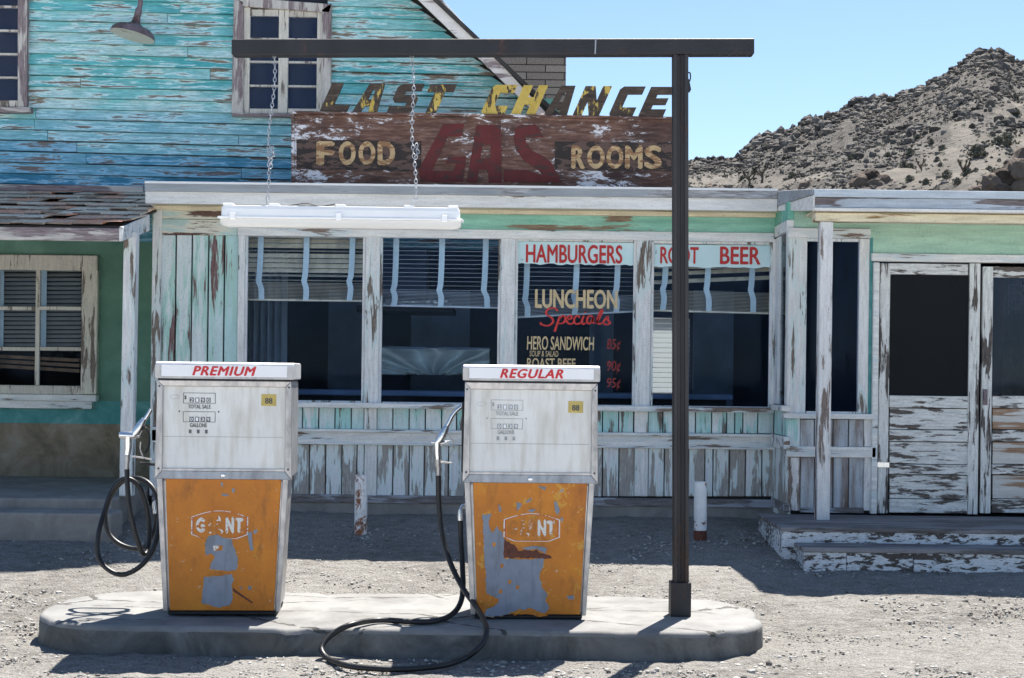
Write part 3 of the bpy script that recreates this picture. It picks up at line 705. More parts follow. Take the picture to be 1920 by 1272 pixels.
# ================================================================ FARMHOUSE
HD = 13.1
house = thing('farmhouse', 'two storey farmhouse in peeling turquoise clapboard behind the diner', 'house', (-2.4, 13.1, .45))
def rake_x(y): return 783+y*235/212
def rake_l(y): return 660-rake_x(y)
holes = [(436, 0, 622, 214), (-100, -60, 52, 206)]
def clapboards():
    rng = random.Random(4); up = MB(); low = MB(); mid = MB()
    for k in range(-5, 38):
        yb, yt = 345-20.5*k, 345-20.5*(k+1)
        f = lambda y, x: y+.025*(x-60)
        lo = max(-385, rake_l(yb+8)); hi = min(1002, rake_x(yb+6)+6)
        if hi-lo < 30: continue
        cuts = [lo]; x = lo
        if k < 17:
            while True:
                x += rng.uniform(300, 900)
                if x > hi-60: break
                cuts.append(x)
        cuts.append(hi); segs = []
        for a, b in zip(cuts, cuts[1:]): segs.append((a, b))
        for h in holes:
            out = []
            for a, b in segs:
                ym = f((yb+yt)/2, (h[0]+h[2])/2)
                if h[1]-6 < ym < h[3]+2 and b > h[0] and a < h[2]:
                    if a < h[0]: out.append((a, h[0]+8))
                    if b > h[2]: out.append((h[2]-8, b))
                else: out.append((a, b))
            segs = out
        for a, b in segs:
            if b-a < 6: continue
            gap = .5; j = rng.uniform(-.8, .8); w = [(a+gap, f(yb,a)+j), (b-gap, f(yb,b)+rng.uniform(-.8,.8)), (b-gap, f(yt,b)+2.3), (a+gap, f(yt,a)+2.3)]  # gap under each lap bares dark backing, standing in for shadow lines
            if b == hi and hi < 1000: w[2] = (min(rake_x(yt)+6, 1002), w[2][1])
            if a == lo and lo > -384: w[3] = (rake_l(yt)-6, w[3][1])
            P = [W(*w[0], HD-.034), W(*w[1], HD-.034), W(*w[2], HD-.004), W(*w[3], HD-.004)]
            Q = [Vector((p.x, HD+.012, p.z)) for p in P]
            q_ = k+rng.uniform(-1.2, 1.2)
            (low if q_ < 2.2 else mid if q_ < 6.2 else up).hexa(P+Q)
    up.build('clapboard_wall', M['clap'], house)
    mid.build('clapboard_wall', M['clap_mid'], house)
    low.build('clapboard_wall', M['clap_low'], house)['label'] = 'lowest clapboards painted deeper blue for the dimmer light low down'
clapboards()
pts = [(-384,520),(1000,520),(1000,210),(335,-405),(325,-405),(-384,236)]
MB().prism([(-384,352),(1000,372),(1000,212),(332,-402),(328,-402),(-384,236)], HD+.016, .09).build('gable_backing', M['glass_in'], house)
# gable roof, rakes
pk = W(330, -440, HD); er = W(1058, 246, HD); el = W(-398, 246, HD)
rm = MB()
for e in (er, el):
    for_y0, y1 = HD-.33, HD+7.5
    up = Vector((0,0,.07))
    rm.add([(pk.x,for_y0,pk.z),(e.x,for_y0,e.z),(e.x,y1,e.z),(pk.x,y1,pk.z),(pk.x,for_y0,pk.z+.06),(e.x,for_y0,e.z+.045),(e.x,y1,e.z+.045),(pk.x,y1,pk.z+.06)],
           [(0,3,2,1),(4,5,6,7),(0,1,5,4),(1,2,6,5),(2,3,7,6),(3,0,4,7)])
rm.build('roof', M['roofing'], house)
MB().prism([(783-9,-10),(831-14,-14),(1048,238),(1034,254),(1018-4,222)], HD-.30, .03).prism([(783-9,-11),(831-14,-15),(345,-440),(330,-440),(330,-412)], HD-.30, .03).build('rake_board', M['rake'], house, .004)
MB().prism([(660-774,-11),(660-817,-15),(315,-440),(329,-440),(329,-412)], HD-.30, .03).prism([(660-774,-10),(660-817,-14),(-388,238),(-374,254),(-354,222)], HD-.30, .03).build('rake_board', M['rake'], house, .004)
X0, X1, Z0, Z1 = rect(945, 100, 1061, 192, 16.0)
rear = MB(); rear.box(X0-1.2, X1, 16.0, 19, Z0-.1, Z1); rear.build('rear_dormer', M['asphalt'], house)
MB().box(X0-.5, X1-.02, 16.05, 18.9, Z0-1.6, Z0-.104).build('dormer_wall', M['green'], house)
MB().box(rect(1016,0,1020,9,15.9)[0], rect(0,0,1046,9,15.9)[1], 15.9, 15.94, Z0-.6, Z0+.02).build('dormer_trim', M['green'], house)
# side and back walls (seen only from elsewhere)
wl, wr = W(-384, 300, HD), W(1000, 300, HD)
MB().box(wl.x, wl.x+.1, HD+.12, HD+7, .3, el.z-.02).build('side_wall', M['clap'], house)
MB().box(wr.x-.1, wr.x, HD+.12, HD+7, 3.1, er.z-.02).build('side_wall', M['clap'], house)

def upper_window(parts, panes, sill=None, label=None):
    fr = MB()
    for p in parts[0]: fr.prism(p, HD-.075, .085)
    f = fr.build('window', M['trim_grey'], house, .004)
    if label: f['label'] = label
    s = MB()
    for p in parts[1]: s.fr(*p, HD-.045, .05)
    s.build('sash', M['sash'], f, .003)
    g = MB()
    for p in panes: g.fr(p[0]-2, p[1]-2, p[2]+2, p[3]+2, HD-.02, .005)
    g.build('pane', M['glass_dirty'], f)
    if sill: MB().fr(*sill, HD-.115, .12).build('sill', M['trim_grey_h'], f, .004)
pan = []
for x0, x1 in ((468,522),(540,594)):
    for y0, y1 in ((30,71),(75,114),(118,159),(163,206)): pan.append((x0,y0,x1,y1))
upper_window(([[(438,-2),(456,3),(456,214),(434,214)],[(603,18),(621,6),(620,213),(602,213)],[(442,-6),(622,8),(618,24),(456,12)]],
              [(456,14,468,214),(594,18,604,213),(522,18,540,213),(468,18,522,30),(540,20,594,32),(468,204,522,214),(540,204,594,214),
               (468,71,522,75),(540,72,594,76),(468,114,522,118),(540,115,594,119),(468,159,522,163),(540,160,594,164)]),
             pan, (434,213,626,219), 'casement window with weathered grey trim behind the steel beam')
pan = [(-90,y0,-30,y1) for y0,y1 in ((-40,10),(14,55),(59,99),(103,143),(147,190))]+[(-22,y0,31,y1) for y0,y1 in ((-40,10),(14,55),(59,99),(103,143),(147,190))]
upper_window(([[(33,-70),(52,-70),(50,206),(33,206)],[(-112,-70),(-94,-70),(-94,206),(-112,206)],[(-94,-70),(33,-70),(33,-50),(-94,-50)]],
              [(-94,188,33,200)]+[(-94,y,33,y+4) for y in (10,55,99,143)]+[(-30,-50,-22,188)]), pan, (-118,200,56,210), 'upper window cut off by the left edge')
MB().fr(-384, 345, 268, 357, HD-.06, .06).build('skirt_trim', M['trim_grey_h'], house, .004)

# ground floor: stucco bay under the shake awning
q0 = rect(-420, 357, 400, 757, HD)
poly_px([[(-420,350),(400,355),(400,765),(-420,752)], [(-18,505),(154,507),(154,727),(-18,724)]], HD, .14).build('stucco_wall', M['stucco'], house)
MB().fr(-420, 750, 400, 793, HD-.004, .14).build('stucco_band', M['stucco_teal'], house)
MB().fr(-420, 793, 400, 940, HD-.008, .14).build('stucco_dado', M['stucco_tan'], house)
wf = MB()
wf.fr(-46, 478, 182, 507, HD-.06, .07); wf.fr(152, 507, 182, 740, HD-.06, .07); wf.fr(-46, 507, -16, 740, HD-.06, .07); wf.fr(-16, 723, 152, 740, HD-.058, .06)
win = wf.build('window', M['sash'], house, .006); win['label'] = 'multi pane window with cream frame in the green stucco wall'
sm = MB(); sm.fr(66, 507, 74, 723, HD-.03, .03)
for y in (575, 651): sm.fr(-16, y, 66, y+7, HD-.03, .03); sm.fr(74, y, 152, y+7, HD-.03, .03)
sm.build('sash', M['sash'], win, .003)
MB().fr(-16, 507, 152, 723, HD+.01, .005).build('pane', M['glass'], win)
MB().fr(-52, 740, 180, 752, HD-.10, .10).fr(-48, 752, 172, 766, HD-.075, .075).build('sill', M['white_h'], win, .005)
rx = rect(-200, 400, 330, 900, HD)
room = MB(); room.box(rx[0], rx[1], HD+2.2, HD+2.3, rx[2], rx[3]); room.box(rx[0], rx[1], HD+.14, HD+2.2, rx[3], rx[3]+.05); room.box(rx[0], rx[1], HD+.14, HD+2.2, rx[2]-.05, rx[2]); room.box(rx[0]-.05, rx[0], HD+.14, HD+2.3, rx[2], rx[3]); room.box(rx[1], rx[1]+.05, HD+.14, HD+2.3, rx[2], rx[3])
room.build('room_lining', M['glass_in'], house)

# shake awning
aw = MB(); rng = random.Random(8)
zb, zf = W(140, 360, HD).z, W(116, 421, 10.9).z
AX0, AX1 = -6.6, -2.965
def az(y): return zf+(zb-zf)*(y-10.9)/(HD-10.9)
aw.add([(AX0,10.9,zf-.03),(AX1,10.9,zf-.03),(AX1,HD,zb-.03),(AX0,HD,zb-.03),(AX0,10.9,zf-.012),(AX1,10.9,zf-.012),(AX1,HD,zb-.012),(AX0,HD,zb-.012)], [(0,3,2,1),(4,5,6,7),(0,1,5,4),(1,2,6,5),(2,3,7,6),(3,0,4,7)])
roof = aw.build('awning', M['roofing'], house)
sh = MB()
nrow = 8; ln = (HD-10.9)/nrow
for r in range(nrow):
    x = AX0+rng.uniform(0,.1); y0 = 10.87+r*ln
    while x < AX1-.02:
        w = min(rng.uniform(.09,.24), AX1-x); yy = y0+rng.uniform(-.03,.03); L = ln*1.45; t = rng.uniform(.007,.016); sk = rng.uniform(-.012,.012); lift = rng.random()**5*.03
        if rng.random() < .05: sk += rng.choice((-1,1))*.05
        a, b = x+.003, x+w-.003; e = .012
        zA, zB = az(yy)+.006+t+lift, az(yy+L)-.002
        sh.hexa([(a,yy,zA-t),(b,yy+sk*.4,zA-t+rng.uniform(-.006,.006)),(b,yy+sk*.4,zA),(a,yy,zA),(a+sk,yy+L,zB-.004),(b+sk,yy+L,zB-.004),(b+sk,yy+L,zB),(a+sk,yy+L,zB)])
        x += w
so_ = sh.build('shakes', M['shake'], roof); so_.data.materials.append(M['shake_end'])
for pl_ in so_.data.polygons:
    if pl_.index % 6 == 0: pl_.material_index = 1
ez0 = W(116, 452, 10.88).z
MB().box(AX0, AX1-.012, 10.86, 10.885, ez0, zf-.028).build('eave_board', M['trim_grey_h'], roof, .004)
MB().hexa([(AX1-.012,10.86,ez0),(AX1+.012,10.86,ez0),(AX1+.012,10.86,zf-.02),(AX1-.012,10.86,zf-.02),(AX1-.012,11.68,ez0+.16),(AX1+.012,11.68,ez0+.16),(AX1+.012,11.68,az(11.68)-.02),(AX1-.012,11.68,az(11.68)-.02)]).build('barge_board', M['white_h'], roof, .003)
pa, pb = W(247, 436, 11.2), W(238, 925, 11.2)
MB().beam((pb.x,11.2,pb.z-.02), (pa.x,11.2,ez0+.10), .098, .098, (0,1,0)).build('porch_post', M['white_v'], house, .005)

steps = thing('concrete_steps', 'two dusty concrete steps before the green stucco wall', 'steps', (-3.9, 10.9, .3))
Zp = W(130, 935, 10.9).z; Zs = W(130, 962, 10.6).z
MB().box(-7.5, -3.02, 10.9, HD-.006, .0, Zp).build('upper_step', M['step_conc'], steps, .02, seg=2)
MB().box(-7.5, -2.93, 10.58, 10.898, .0, Zs).build('lower_step', M['step_conc'], steps, .02, seg=2)

# ================================================================ DINER
D = 12.0
diner = thing('roadside_diner', 'long low white and mint timber diner with painted windows', 'diner', (0.6, 12.0, .33))
WINS = [(458,437,684,755),(711,441,938,759),(965,448,1192,763),(1220,453,1448,766)]
# frame: corner post, mullions, header, sill
each(((283,392,300,930),(445,430,458,762),(684,434,711,762),(938,438,965,764),(1192,443,1220,766),(1448,448,1455,768)), 'mullion', M['white_v'], diner, D-.045, .075, .005)
hm = MB(); hm.fr(445, 431, 1452, 448, D-.052, .07)
hm.build('header', M['white_h'], diner, .005)
MB().fr(445, 759, 1452, 769, D-.11, .13).build('sill', M['white_h'], diner, .006)
fz = MB(); fz.fr(284, 400, 1455, 432, D-.02, .06); fr_ = fz.build('frieze', M['green'], diner, .003)
MB().fr(300, 388, 445, 411, D-.034, .012).fr(300, 412, 445, 441, D-.032, .02).build('frieze_board', M['mint_peel'], diner, .003)
MB().fr(286, 387, 1457, 401, D-.06, .08).build('soffit_trim', M['cream'], diner, .004)
# upright boards
rng = random.Random(6)
b1 = MB()
for a, b in ((301,327),(330,357),(360,388),(391,418),(421,445)): b1.fr(a, 441, b, 757, D-.004-rng.random()*.008, .03)
b1.build('wall_boards', M['board_peel'], diner, .003)
def boards(m, x0, x1, y0, y1, pitch=30.5):
    x = x0
    while x < x1-4:
        w = min(pitch*rng.choice((1,1,1,1,.5,.92)), x1-x)
        m.fr(x+1.1, y0, x+w-1.1, y1, D-.004-rng.random()*.012, .03); x += w
spans = ((300,445),(445,683),(706,938),(962,1190),(1215,1455))
for a, b in spans:
    bu, bl = MB(), MB(); boards(bu, a, b, 764, 813); boards(bl, a, b, 834, 931)
    bu.build('wall_boards', M['board_up'], diner, .003); bl.build('wall_boards', M['board_low'], diner, .003)
for a, b in ((683,706),(938,962),(1190,1215)): each([(a,766,b,812)], 'pilaster', M['white_v'], diner, D-.036, .05); each([(a,833,b,931)], 'pilaster', M['white_v'], diner, D-.03, .05)
MB().fr(284, 813, 1455, 834, D-.045, .06).fr(284, 808, 1455, 813.5, D-.075, .09).fr(284, 833.5, 1455, 837, D-.06, .075).build('dado_rail', M['white_h'], diner, .004)
MB().fr(284, 931, 1455, 946, D-.05, .07).build('base_board', M['base_wood'], diner, .006)
MB().fr(284, 945.5, 1480, 1010, D-.03, .05).build('foundation', M['step_conc'], diner)
# backing behind the boards and the room
rz0, rz1 = .25, 2.99
bk = MB(); bk.fr(286, 760, 1462, 960, D+.03, .05); bk.fr(290, 400, 452, 760, D+.032, .05); bk.fr(452, 392, 1462, 440, D+.034, .05)
bk.build('wall_backing', M['black'], diner)
LX, RX = -2.985, 2.19
LL = MB().box(LX, LX+.04, D+.0, 16.4, .2, 2.93); LL.build('side_wall', M['mint'], diner)
# painted windows
def window(i, label):
    x0, y0, x1, y1 = WINS[i]
    f = MB(); f.fr(x0, y0, x0+5, y1, D-.02, .04); f.fr(x1-5, y0, x1, y1, D-.02, .04); f.fr(x0+5, y0, x1-5, y0+5, D-.02, .04)
    f.fr(x0+5, y1-4, x1-5, y1, D-.02, .04)
    w = f.build('window', M['white_v'], diner, .003); w['label'] = label
    MB().fr(x0+4, y0+4, x1-4, y1-3, D+.012, .005).build('pane', M['glass'], w)
    return w
w1 = window(0, 'plain window left of the hanging lamp'); w2 = window(1, 'plain window between the pumps')
w3 = window(2, 'window painted with hamburgers and luncheon specials'); w4 = window(3, 'window painted with root beer')
DG = D+.008
def ragged(x0, y0, x1, y1, n, seed, slope=.012):
    r = random.Random(seed); pts = [(x0, y0+r.uniform(-.5,.5)), (x1, y0+slope*(x1-x0))]
    for k in range(n+1): pts.append((x1-(x1-x0)*k/n, y1+slope*(x1-x0)*(1-k/n)+r.uniform(-1.8,1.8)*(1 if 0<k<n else 0)))
    return pts
MB().prism(ragged(970, 453, 1190, 495, 26, 1), DG, .003).build('painted_band', M['band'], w3)
text_px('HAMBURGERS', 986, 459, 1167, 494, DG-.004, .003, bold=.022).build('lettering', M['red_paint'], w3)
text_px('LUNCHEON', 1003, 543, 1158, 579, DG, .003, bold=.035).build('lettering', M['tan_paint'], w3)
text_px('HERO SANDWICH', 988, 631, 1114, 657, DG, .003, bold=.018, shear=.06).build('lettering', M['tan_paint'], w3)
text_px('SOUP & SALAD', 993, 658, 1047, 669, DG, .003, bold=.01, shear=.06).build('lettering', M['tan_paint'], w3)
text_px('ROAST BEEF', 988, 672, 1079, 692, DG, .003, bold=.018).build('lettering', M['tan_paint'], w3)
for s, y0, y1 in (('85¢', 636, 660), ('90¢', 677, 701), ('95¢', 709, 732)):
    text_px(s, 1138, y0, 1164, y1, DG, .003, bold=.004, shear=.12).build('lettering', M['price_red'], w3)
# brush script, one tapering ribbon per letter
def ribbon(pts, w, D_):
    P = catmull([(p[0], p[1], 0) for p in pts], 6); m = MB(); L, Rr = [], []
    for i, p in enumerate(P):
        t = (P[min(i+1,len(P)-1)]-P[max(i-1,0)]).normalized(); n = Vector((-t.y, t.x, 0)); ww = w*(.55+.45*abs(t.y))
        L.append(W(p.x+n.x*ww, p.y+n.y*ww, D_)); Rr.append(W(p.x-n.x*ww, p.y-n.y*ww, D_))
    k = len(P); m.add([tuple(q) for q in L+Rr] + [(q.x,q.y+.002,q.z) for q in L+Rr],
        [(i, i+1, k+i+1, k+i) for i in range(k-1)] + [(2*k+k+i, 2*k+k+i+1, 2*k+i+1, 2*k+i) for i in range(k-1)] +
        [(i, 2*k+i, 2*k+i+1, i+1) for i in range(k-1)] + [(k+i+1, 3*k+i+1, 3*k+i, k+i) for i in range(k-1)])
    return m
SCR = [[(1046,584),(1040,578),(1028,580),(1024,589),(1034,596),(1037,604),(1028,611),(1016,609),(1013,605)],
       [(1050,593),(1046,604),(1040,622)], [(1049,597),(1056,592),(1060,598),(1056,606),(1048,607)],
       [(1063,600),(1071,597),(1071,592),(1065,594),(1063,603),(1069,608),(1076,605)],
       [(1087,596),(1083,592),(1077,597),(1077,605),(1083,608),(1089,605)],
       [(1095,592),(1091,602),(1093,608),(1098,606)], [(1097,585),(1098,587)],
       [(1113,596),(1107,592),(1101,598),(1102,606),(1107,606),(1113,596),(1111,604),(1116,607)],
       [(1119,606),(1126,592),(1130,582),(1126,584),(1120,600),(1123,608),(1128,606)],
       [(1130,606),(1139,594),(1140,601),(1144,606),(1137,609),(1131,607)]]
for i, st_ in enumerate(SCR): ribbon(st_, 2.1, DG-.0045-.0005*i).build('lettering', M['red_script'], w3)
MB().prism(ragged(1222, 458, 1447, 500, 26, 2), DG, .003).build('painted_band', M['band'], w4)
text_px('ROOT', 1238, 463, 1310, 495, DG-.004, .003, bold=.022).build('lettering', M['red_paint'], w4)
text_px('BEER', 1350, 463, 1426, 496, DG-.004, .003, bold=.022).build('lettering', M['red_paint'], w4)

# flat roof, fascias
zt = lambda x: W(x, 341+.0125*(x-272), 11.7).z
fa = MB(); fa.fr(272, 364, 1458, 389, 11.7, .03); fa.build('fascia', M['fascia'], diner, .004)
MB().fr(271, 350, 1458, 366, 11.682, .05).build('drip_edge', M['drip'], diner, .003)
MB().fr(271, 347, 1458, 351, 11.676, .06).build('drip_edge', M['white_plastic'], diner)
fx0, fx1, fz0, fz1 = rect(272, 352, 1460, 388, 11.7)
MB().box(fx0, fx0+.03, 11.732, HD-.03, fz0, fz1).build('fascia', M['fascia'], diner, .004)
MB().box(fx0+.002, 5.6, 11.75, 16.6, fz1-.10, fz1-.012).build('roof', M['roofing'], diner)
MB().box(fx0+.03, 5.6, 11.735, D+.01, fz0+.004, fz0+.02).build('soffit', M['cream'], diner)
# right bay
DB, DF = 11.4, 10.9
xb = W(1476, 700, DB).x
rb = rect(1527, 358, 1990, 398, DF)
MB().box(rb[0], 5.6, DF, DF+.03, rb[2]+.025, rb[3]-.06).build('fascia', M['fascia_dark'], diner, .004)
MB().box(rb[0]-.006, 5.6, DF-.014, DF+.03, rb[3]-.058, rb[3]).build('drip_edge', M['drip_light'], diner, .003)
MB().box(rb[0]-.004, 5.6, DF-.02, DF+.035, rb[2]-.002, rb[2]+.022).build('fascia', M['fascia'], diner, .003)
zb0 = rb[2]
sx1, sx0 = rb[0], fx1
for nm, mt, za, zc, o in (('fascia','fascia', .025, -.06, 0), ('drip_edge','drip', None, None, .01)):
    a = (fx1-.004, 11.70); b = (rb[0]-.008, DF-.01)
    if nm == 'fascia': z = [fz0, zb0-.002, zb0+.12, fz1-.12]
    else: z = [fz1-.118, zb0+.122, rb[3]+.002, fz1+.004]
    MB().hexa([(a[0]-o,a[1],z[0]),(b[0]-o,b[1],z[1]),(b[0]-o,b[1],z[2]),(a[0]-o,a[1],z[3]),(a[0]+.03,a[1]+.02,z[0]),(b[0]+.03,b[1]+.03,z[1]),(b[0]+.03,b[1]+.03,z[2]),(a[0]+.03,a[1]+.02,z[3])]).build(nm, M[mt], diner, .003)
MB().hexa([(rb[0]+.03,DF+.036,rb[3]-.086),(5.6,DF+.036,rb[3]-.086),(5.6,DF+.036,rb[3]-.016),(rb[0]+.03,DF+.036,rb[3]-.016),(fx1+.03,11.83,rb[3]-.086),(5.6,11.83,rb[3]-.086),(5.6,11.83,rb[3]-.016),(fx1+.03,11.83,rb[3]-.016)]).build('roof', M['roofing'], diner)
MB().box(rb[0]+.03, 5.6, DF+.036, DB-.02, zb0+.002, zb0+.02).build('soffit', M['cream'], diner)
bx = rect(1526, 396, 1990, 419, 11.02)
MB().box(bx[0], 5.6, 10.97, 11.09, bx[2], zb0-.004).build('porch_beam', M['cream'], diner, .006)
pa, pb = W(1548, 412, 11.03), W(1541, 981, 11.03)
MB().beam((pb.x, 11.03, pb.z-.02), (pa.x, 11.03, bx[2]), .098, .098, (0,1,0)).build('porch_post', M['post'], diner, .006)
# bay: side return facing left, front wall with narrow window, door wall
def Z(x, y, d): return W(x, y, d).z
sd = MB(); zs = lambda y: W(1452, y, D).z
sd.box(xb, xb+.04, DB+.01, D+.06, .3, zs(837)); sd.build('wall_boards', M['board_low'], diner)
MB().box(xb, xb+.04, DB+.01, D-.06, zs(812), zs(765)).build('wall_boards', M['board_up'], diner)
MB().box(xb-.03, xb+.02, DB-.045, D-.08, zs(836), zs(813)).build('dado_rail', M['white_h'], diner, .004)
MB().box(xb-.05, xb+.02, DB-.055, D-.115, zs(768), zs(758)).build('sill', M['white_h'], diner, .004)
MB().box(xb-.02, xb+.02, DB-.05, D-.056, zs(947), zs(932)).build('base_board', M['base_wood'], diner, .004)
MB().box(xb-.016, xb+.04, DB+.0, D-.056, zs(447), zs(427)).build('header', M['white_h'], diner, .004)
MB().box(xb-.008, xb+.04, DB+.0, D-.022, zs(426), zs(394)).build('frieze', M['green'], diner)
MB().box(xb-.002, xb+.05, DB+.40, D-.05, zs(757), zs(448)).build('mullion', M['white_v'], diner, .004); MB().box(xb-.002, xb+.05, DB+.02, DB+.1, zs(757), zs(448)).build('mullion', M['white_v'], diner, .004)
sw = MB().box(xb+.004, xb+.03, DB+.1, DB+.13, zs(757), zs(448)).box(xb+.004, xb+.03, DB+.37, DB+.40, zs(757), zs(448)).build('window', M['white_v'], diner); sw['label'] = 'narrow side window of the corner bay'
MB().box(xb+.012, xb+.018, DB+.13, DB+.37, zs(757), zs(448)).build('pane', M['glass_side'], sw)
each([(1477,446,1512,777),(1610,446,1629,777)], 'mullion', M['white_v'], diner, DB, .06, .005); each([(1477,785,1500,838)], 'pilaster', M['board_up'], diner, DB-.004, .05)
MB().fr(1478, 428, 1633, 447, DB-.03, .09).build('header', M['white_h'], diner, .005)
MB().fr(1470, 776, 1642, 786, DB-.055, .11).build('sill', M['white_h'], diner, .005)
MB().fr(1480, 392, 1990, 430, DB+.012, .05).build('frieze', M['mint'], diner)
MB().fr(1631, 429, 1990, 480, DB+.010, .05).build('wall_panel', M['mint'], diner)
bw = MB().fr(1512, 448, 1610, 453, DB+.0, .05).fr(1512, 772, 1610, 777, DB, .05).build('window', M['white_v'], diner); bw['label'] = 'narrow tall window behind the porch post'
MB().fr(1512, 453, 1610, 772, DB+.02, .005).build('pane', M['glass'], bw)
MB().fr(1629, 446, 1635, 778, DB+.004, .05).build('wall_strip', M['stucco_teal'], diner)
bu2 = MB()
for a, b in ((1501,1526),(1528,1561),(1563,1590),(1592,1619)): bu2.fr(a, 787, b, 838, DB+.004, .03); bu2.fr(a, 858, b, 953, DB+.004+rng.random()*.008, .03)
bu2.build('wall_boards', M['board_brown'], diner, .003)
each([(1620,786,1642,838),(1620,858,1642,958),(1478,858,1500,958)], 'pilaster', M['post'], diner, DB-.006, .05)
MB().fr(1474, 838, 1643, 858, DB-.03, .08).build('dado_rail', M['white_h'], diner, .005)
MB().fr(1500, 952, 1619.5, 962, DB-.008, .04).build('base_board', M['fascia_dark'], diner, .004)
MB().fr(1478, 450, 1500, 962, DB+.062, .03).fr(1500, 780, 1640, 962, DB+.04, .04).build('wall_backing', M['black'], diner)
df_ = MB(); df_.fr(1635, 477, 1990, 492, DB-.03, .08); df_.fr(1636, 492, 1647, 964, DB-.03, .08); df_.fr(1984, 492, 1996, 964, DB-.03, .08)
df_.build('door_frame', M['white_h'], diner, .005)
def screen_door(x0, x1, y0, label, tan, scr):
    dm = MB(); s = 19
    dm.fr(x0, y0, x0+s, 963, DB-.012, .04); dm.fr(x1-s-1, y0, x1, 965, DB-.012, .04)
    d = dm.build('screen_door', M['door_v'], diner, .004); d['label'] = label
    each([(x0+s+.8,a+.8,x1-s-1.8,b-.8) for a, b in ((y0,y0+22),(742,766),(806,829),(871,891),(936,963))], 'rail', M['door'], d, DB-.010, .036)
    each([(x0+s+1.5,a+.8,x1-s-2.5,b-.8) for a, b in ((766,806),(829,871),(891,936))], 'panel', M['door_tan'] if tan else M['door'], d, DB+.004, .022, .002)
    MB().fr(x0+2, 744, x1-2, 962, DB+.030, .01).build('door_back', M['black'], d)
    if scr: MB().fr(x0+s, y0+22, x1-s-1, 742, DB+.006, .003).build('screen', M['screen'], d)
    else: MB().fr(x0+s, y0+22, x1-s-1, 742, DB+.006, .005).build('pane', M['glass_dirty'], d)
    return d
d1 = screen_door(1648, 1836, 494, 'screen door with flaking white paint', False, True)
d2 = screen_door(1841, 1980, 500, 'second door cut by the right edge, with tan planks', True, False)
MB().fr(1645, 867, 1668, 877, DB-.02, .008).build('hinge', M['chrome'], d1, .002)
MB().fr(1843, 730, 1852, 760, DB-.024, .012).fr(1845, 735, 1850, 750, DB-.05, .026).build('handle', M['lampshade'], d2, .003)
for y in (0,1,2,3,4,5): pass
gl = MB()
for y in (534,549,564,579): gl.fr(1890, y, 1960, y+2, DB+.10, .006)
for x in (1890,1902,1914,1926): gl.fr(x, 524, x+2, 590, DB+.108, .006)
gl.build('grille', M['black'], d2)
# shell of the room
rm = MB()
rm.box(LX+.04, 5.6, 16.3, 16.35, .2, 1.25).box(LX+.04, 5.6, 16.3, 16.35, 2.15, 2.9).box(LX+.04, 1.5, 16.3, 16.35, 1.25, 2.15).box(2.0, 5.6, 16.3, 16.35, 1.25, 2.15)
rm.build('room_lining', M['room'], diner)
MB().box(LX+.04, 5.6, D+.09, 16.3, .25, .33).build('floor', M['room_dark'], diner)
we = rect(1990, 430, 2000, 964, DB+.01)
MB().box(we[0]+.02, 5.6, DB+.008, DB+.06, .3, zb0-.004).build('wall_panel', M['mint'], diner)
MB().box(5.55, 5.6, DB+.07, 16.3, .3, 2.9).build('side_wall', M['mint'], diner)
MB().box(3.0, 3.05, DB+.35, 16.25, .34, 2.85).build('partition', M['room'], diner)
bw_ = MB()
for k in range(16): bw_.box(1.5, 2.0, 16.27, 16.275, 1.25+k*.056, 1.25+k*.056+.050)
bw_.build('rear_blind', M['lit_blind'], diner)

# porch
porch = thing('wooden_porch', 'low wooden porch with flaking blue white risers by the doors', 'porch', (3.4, 10.9, .3))
PX = W(1464, 1000, 10.4).x; PZ = W(1464, 989, 10.4).z
dk = MB(); y = 10.4; 
k = 0
while y < 11.42:
    dk.box(PX+.004*(k%2), 5.6, y, min(y+.138, 11.45), PZ-.03, PZ); y += .141; k += 1
dk.box(PX+.2, 5.6, 11.452, DB+.6, PZ-.06, PZ-.03)
dk.build('deck', M['deck_top'], porch, .004)
MB().box(PX+.012, 5.6, 10.412, 10.44, 0, PZ-.031).box(PX+.012, PX+.04, 10.441, 11.44, 0, PZ-.031).build('riser', M['deck_face'], porch, .003)
SX = W(1508, 1040, 10.1).x; SZ = W(1510, 1027, 10.1).z
MB().box(SX-.012, 5.6, 10.09, 10.41, SZ-.032, SZ).build('step', M['deck_top'], porch, .004)
sr_ = MB(); xx = SX
for w in (.30, .47, .9, 2.0):
    sr_.box(xx, min(xx+w-.003, 5.6), 10.105, 10.13, 0, SZ-.033); xx += w
sr_.box(SX, SX+.025, 10.131, 10.41, 0, SZ-.033)
sr_.build('step_riser', M['deck_face'], porch, .003)

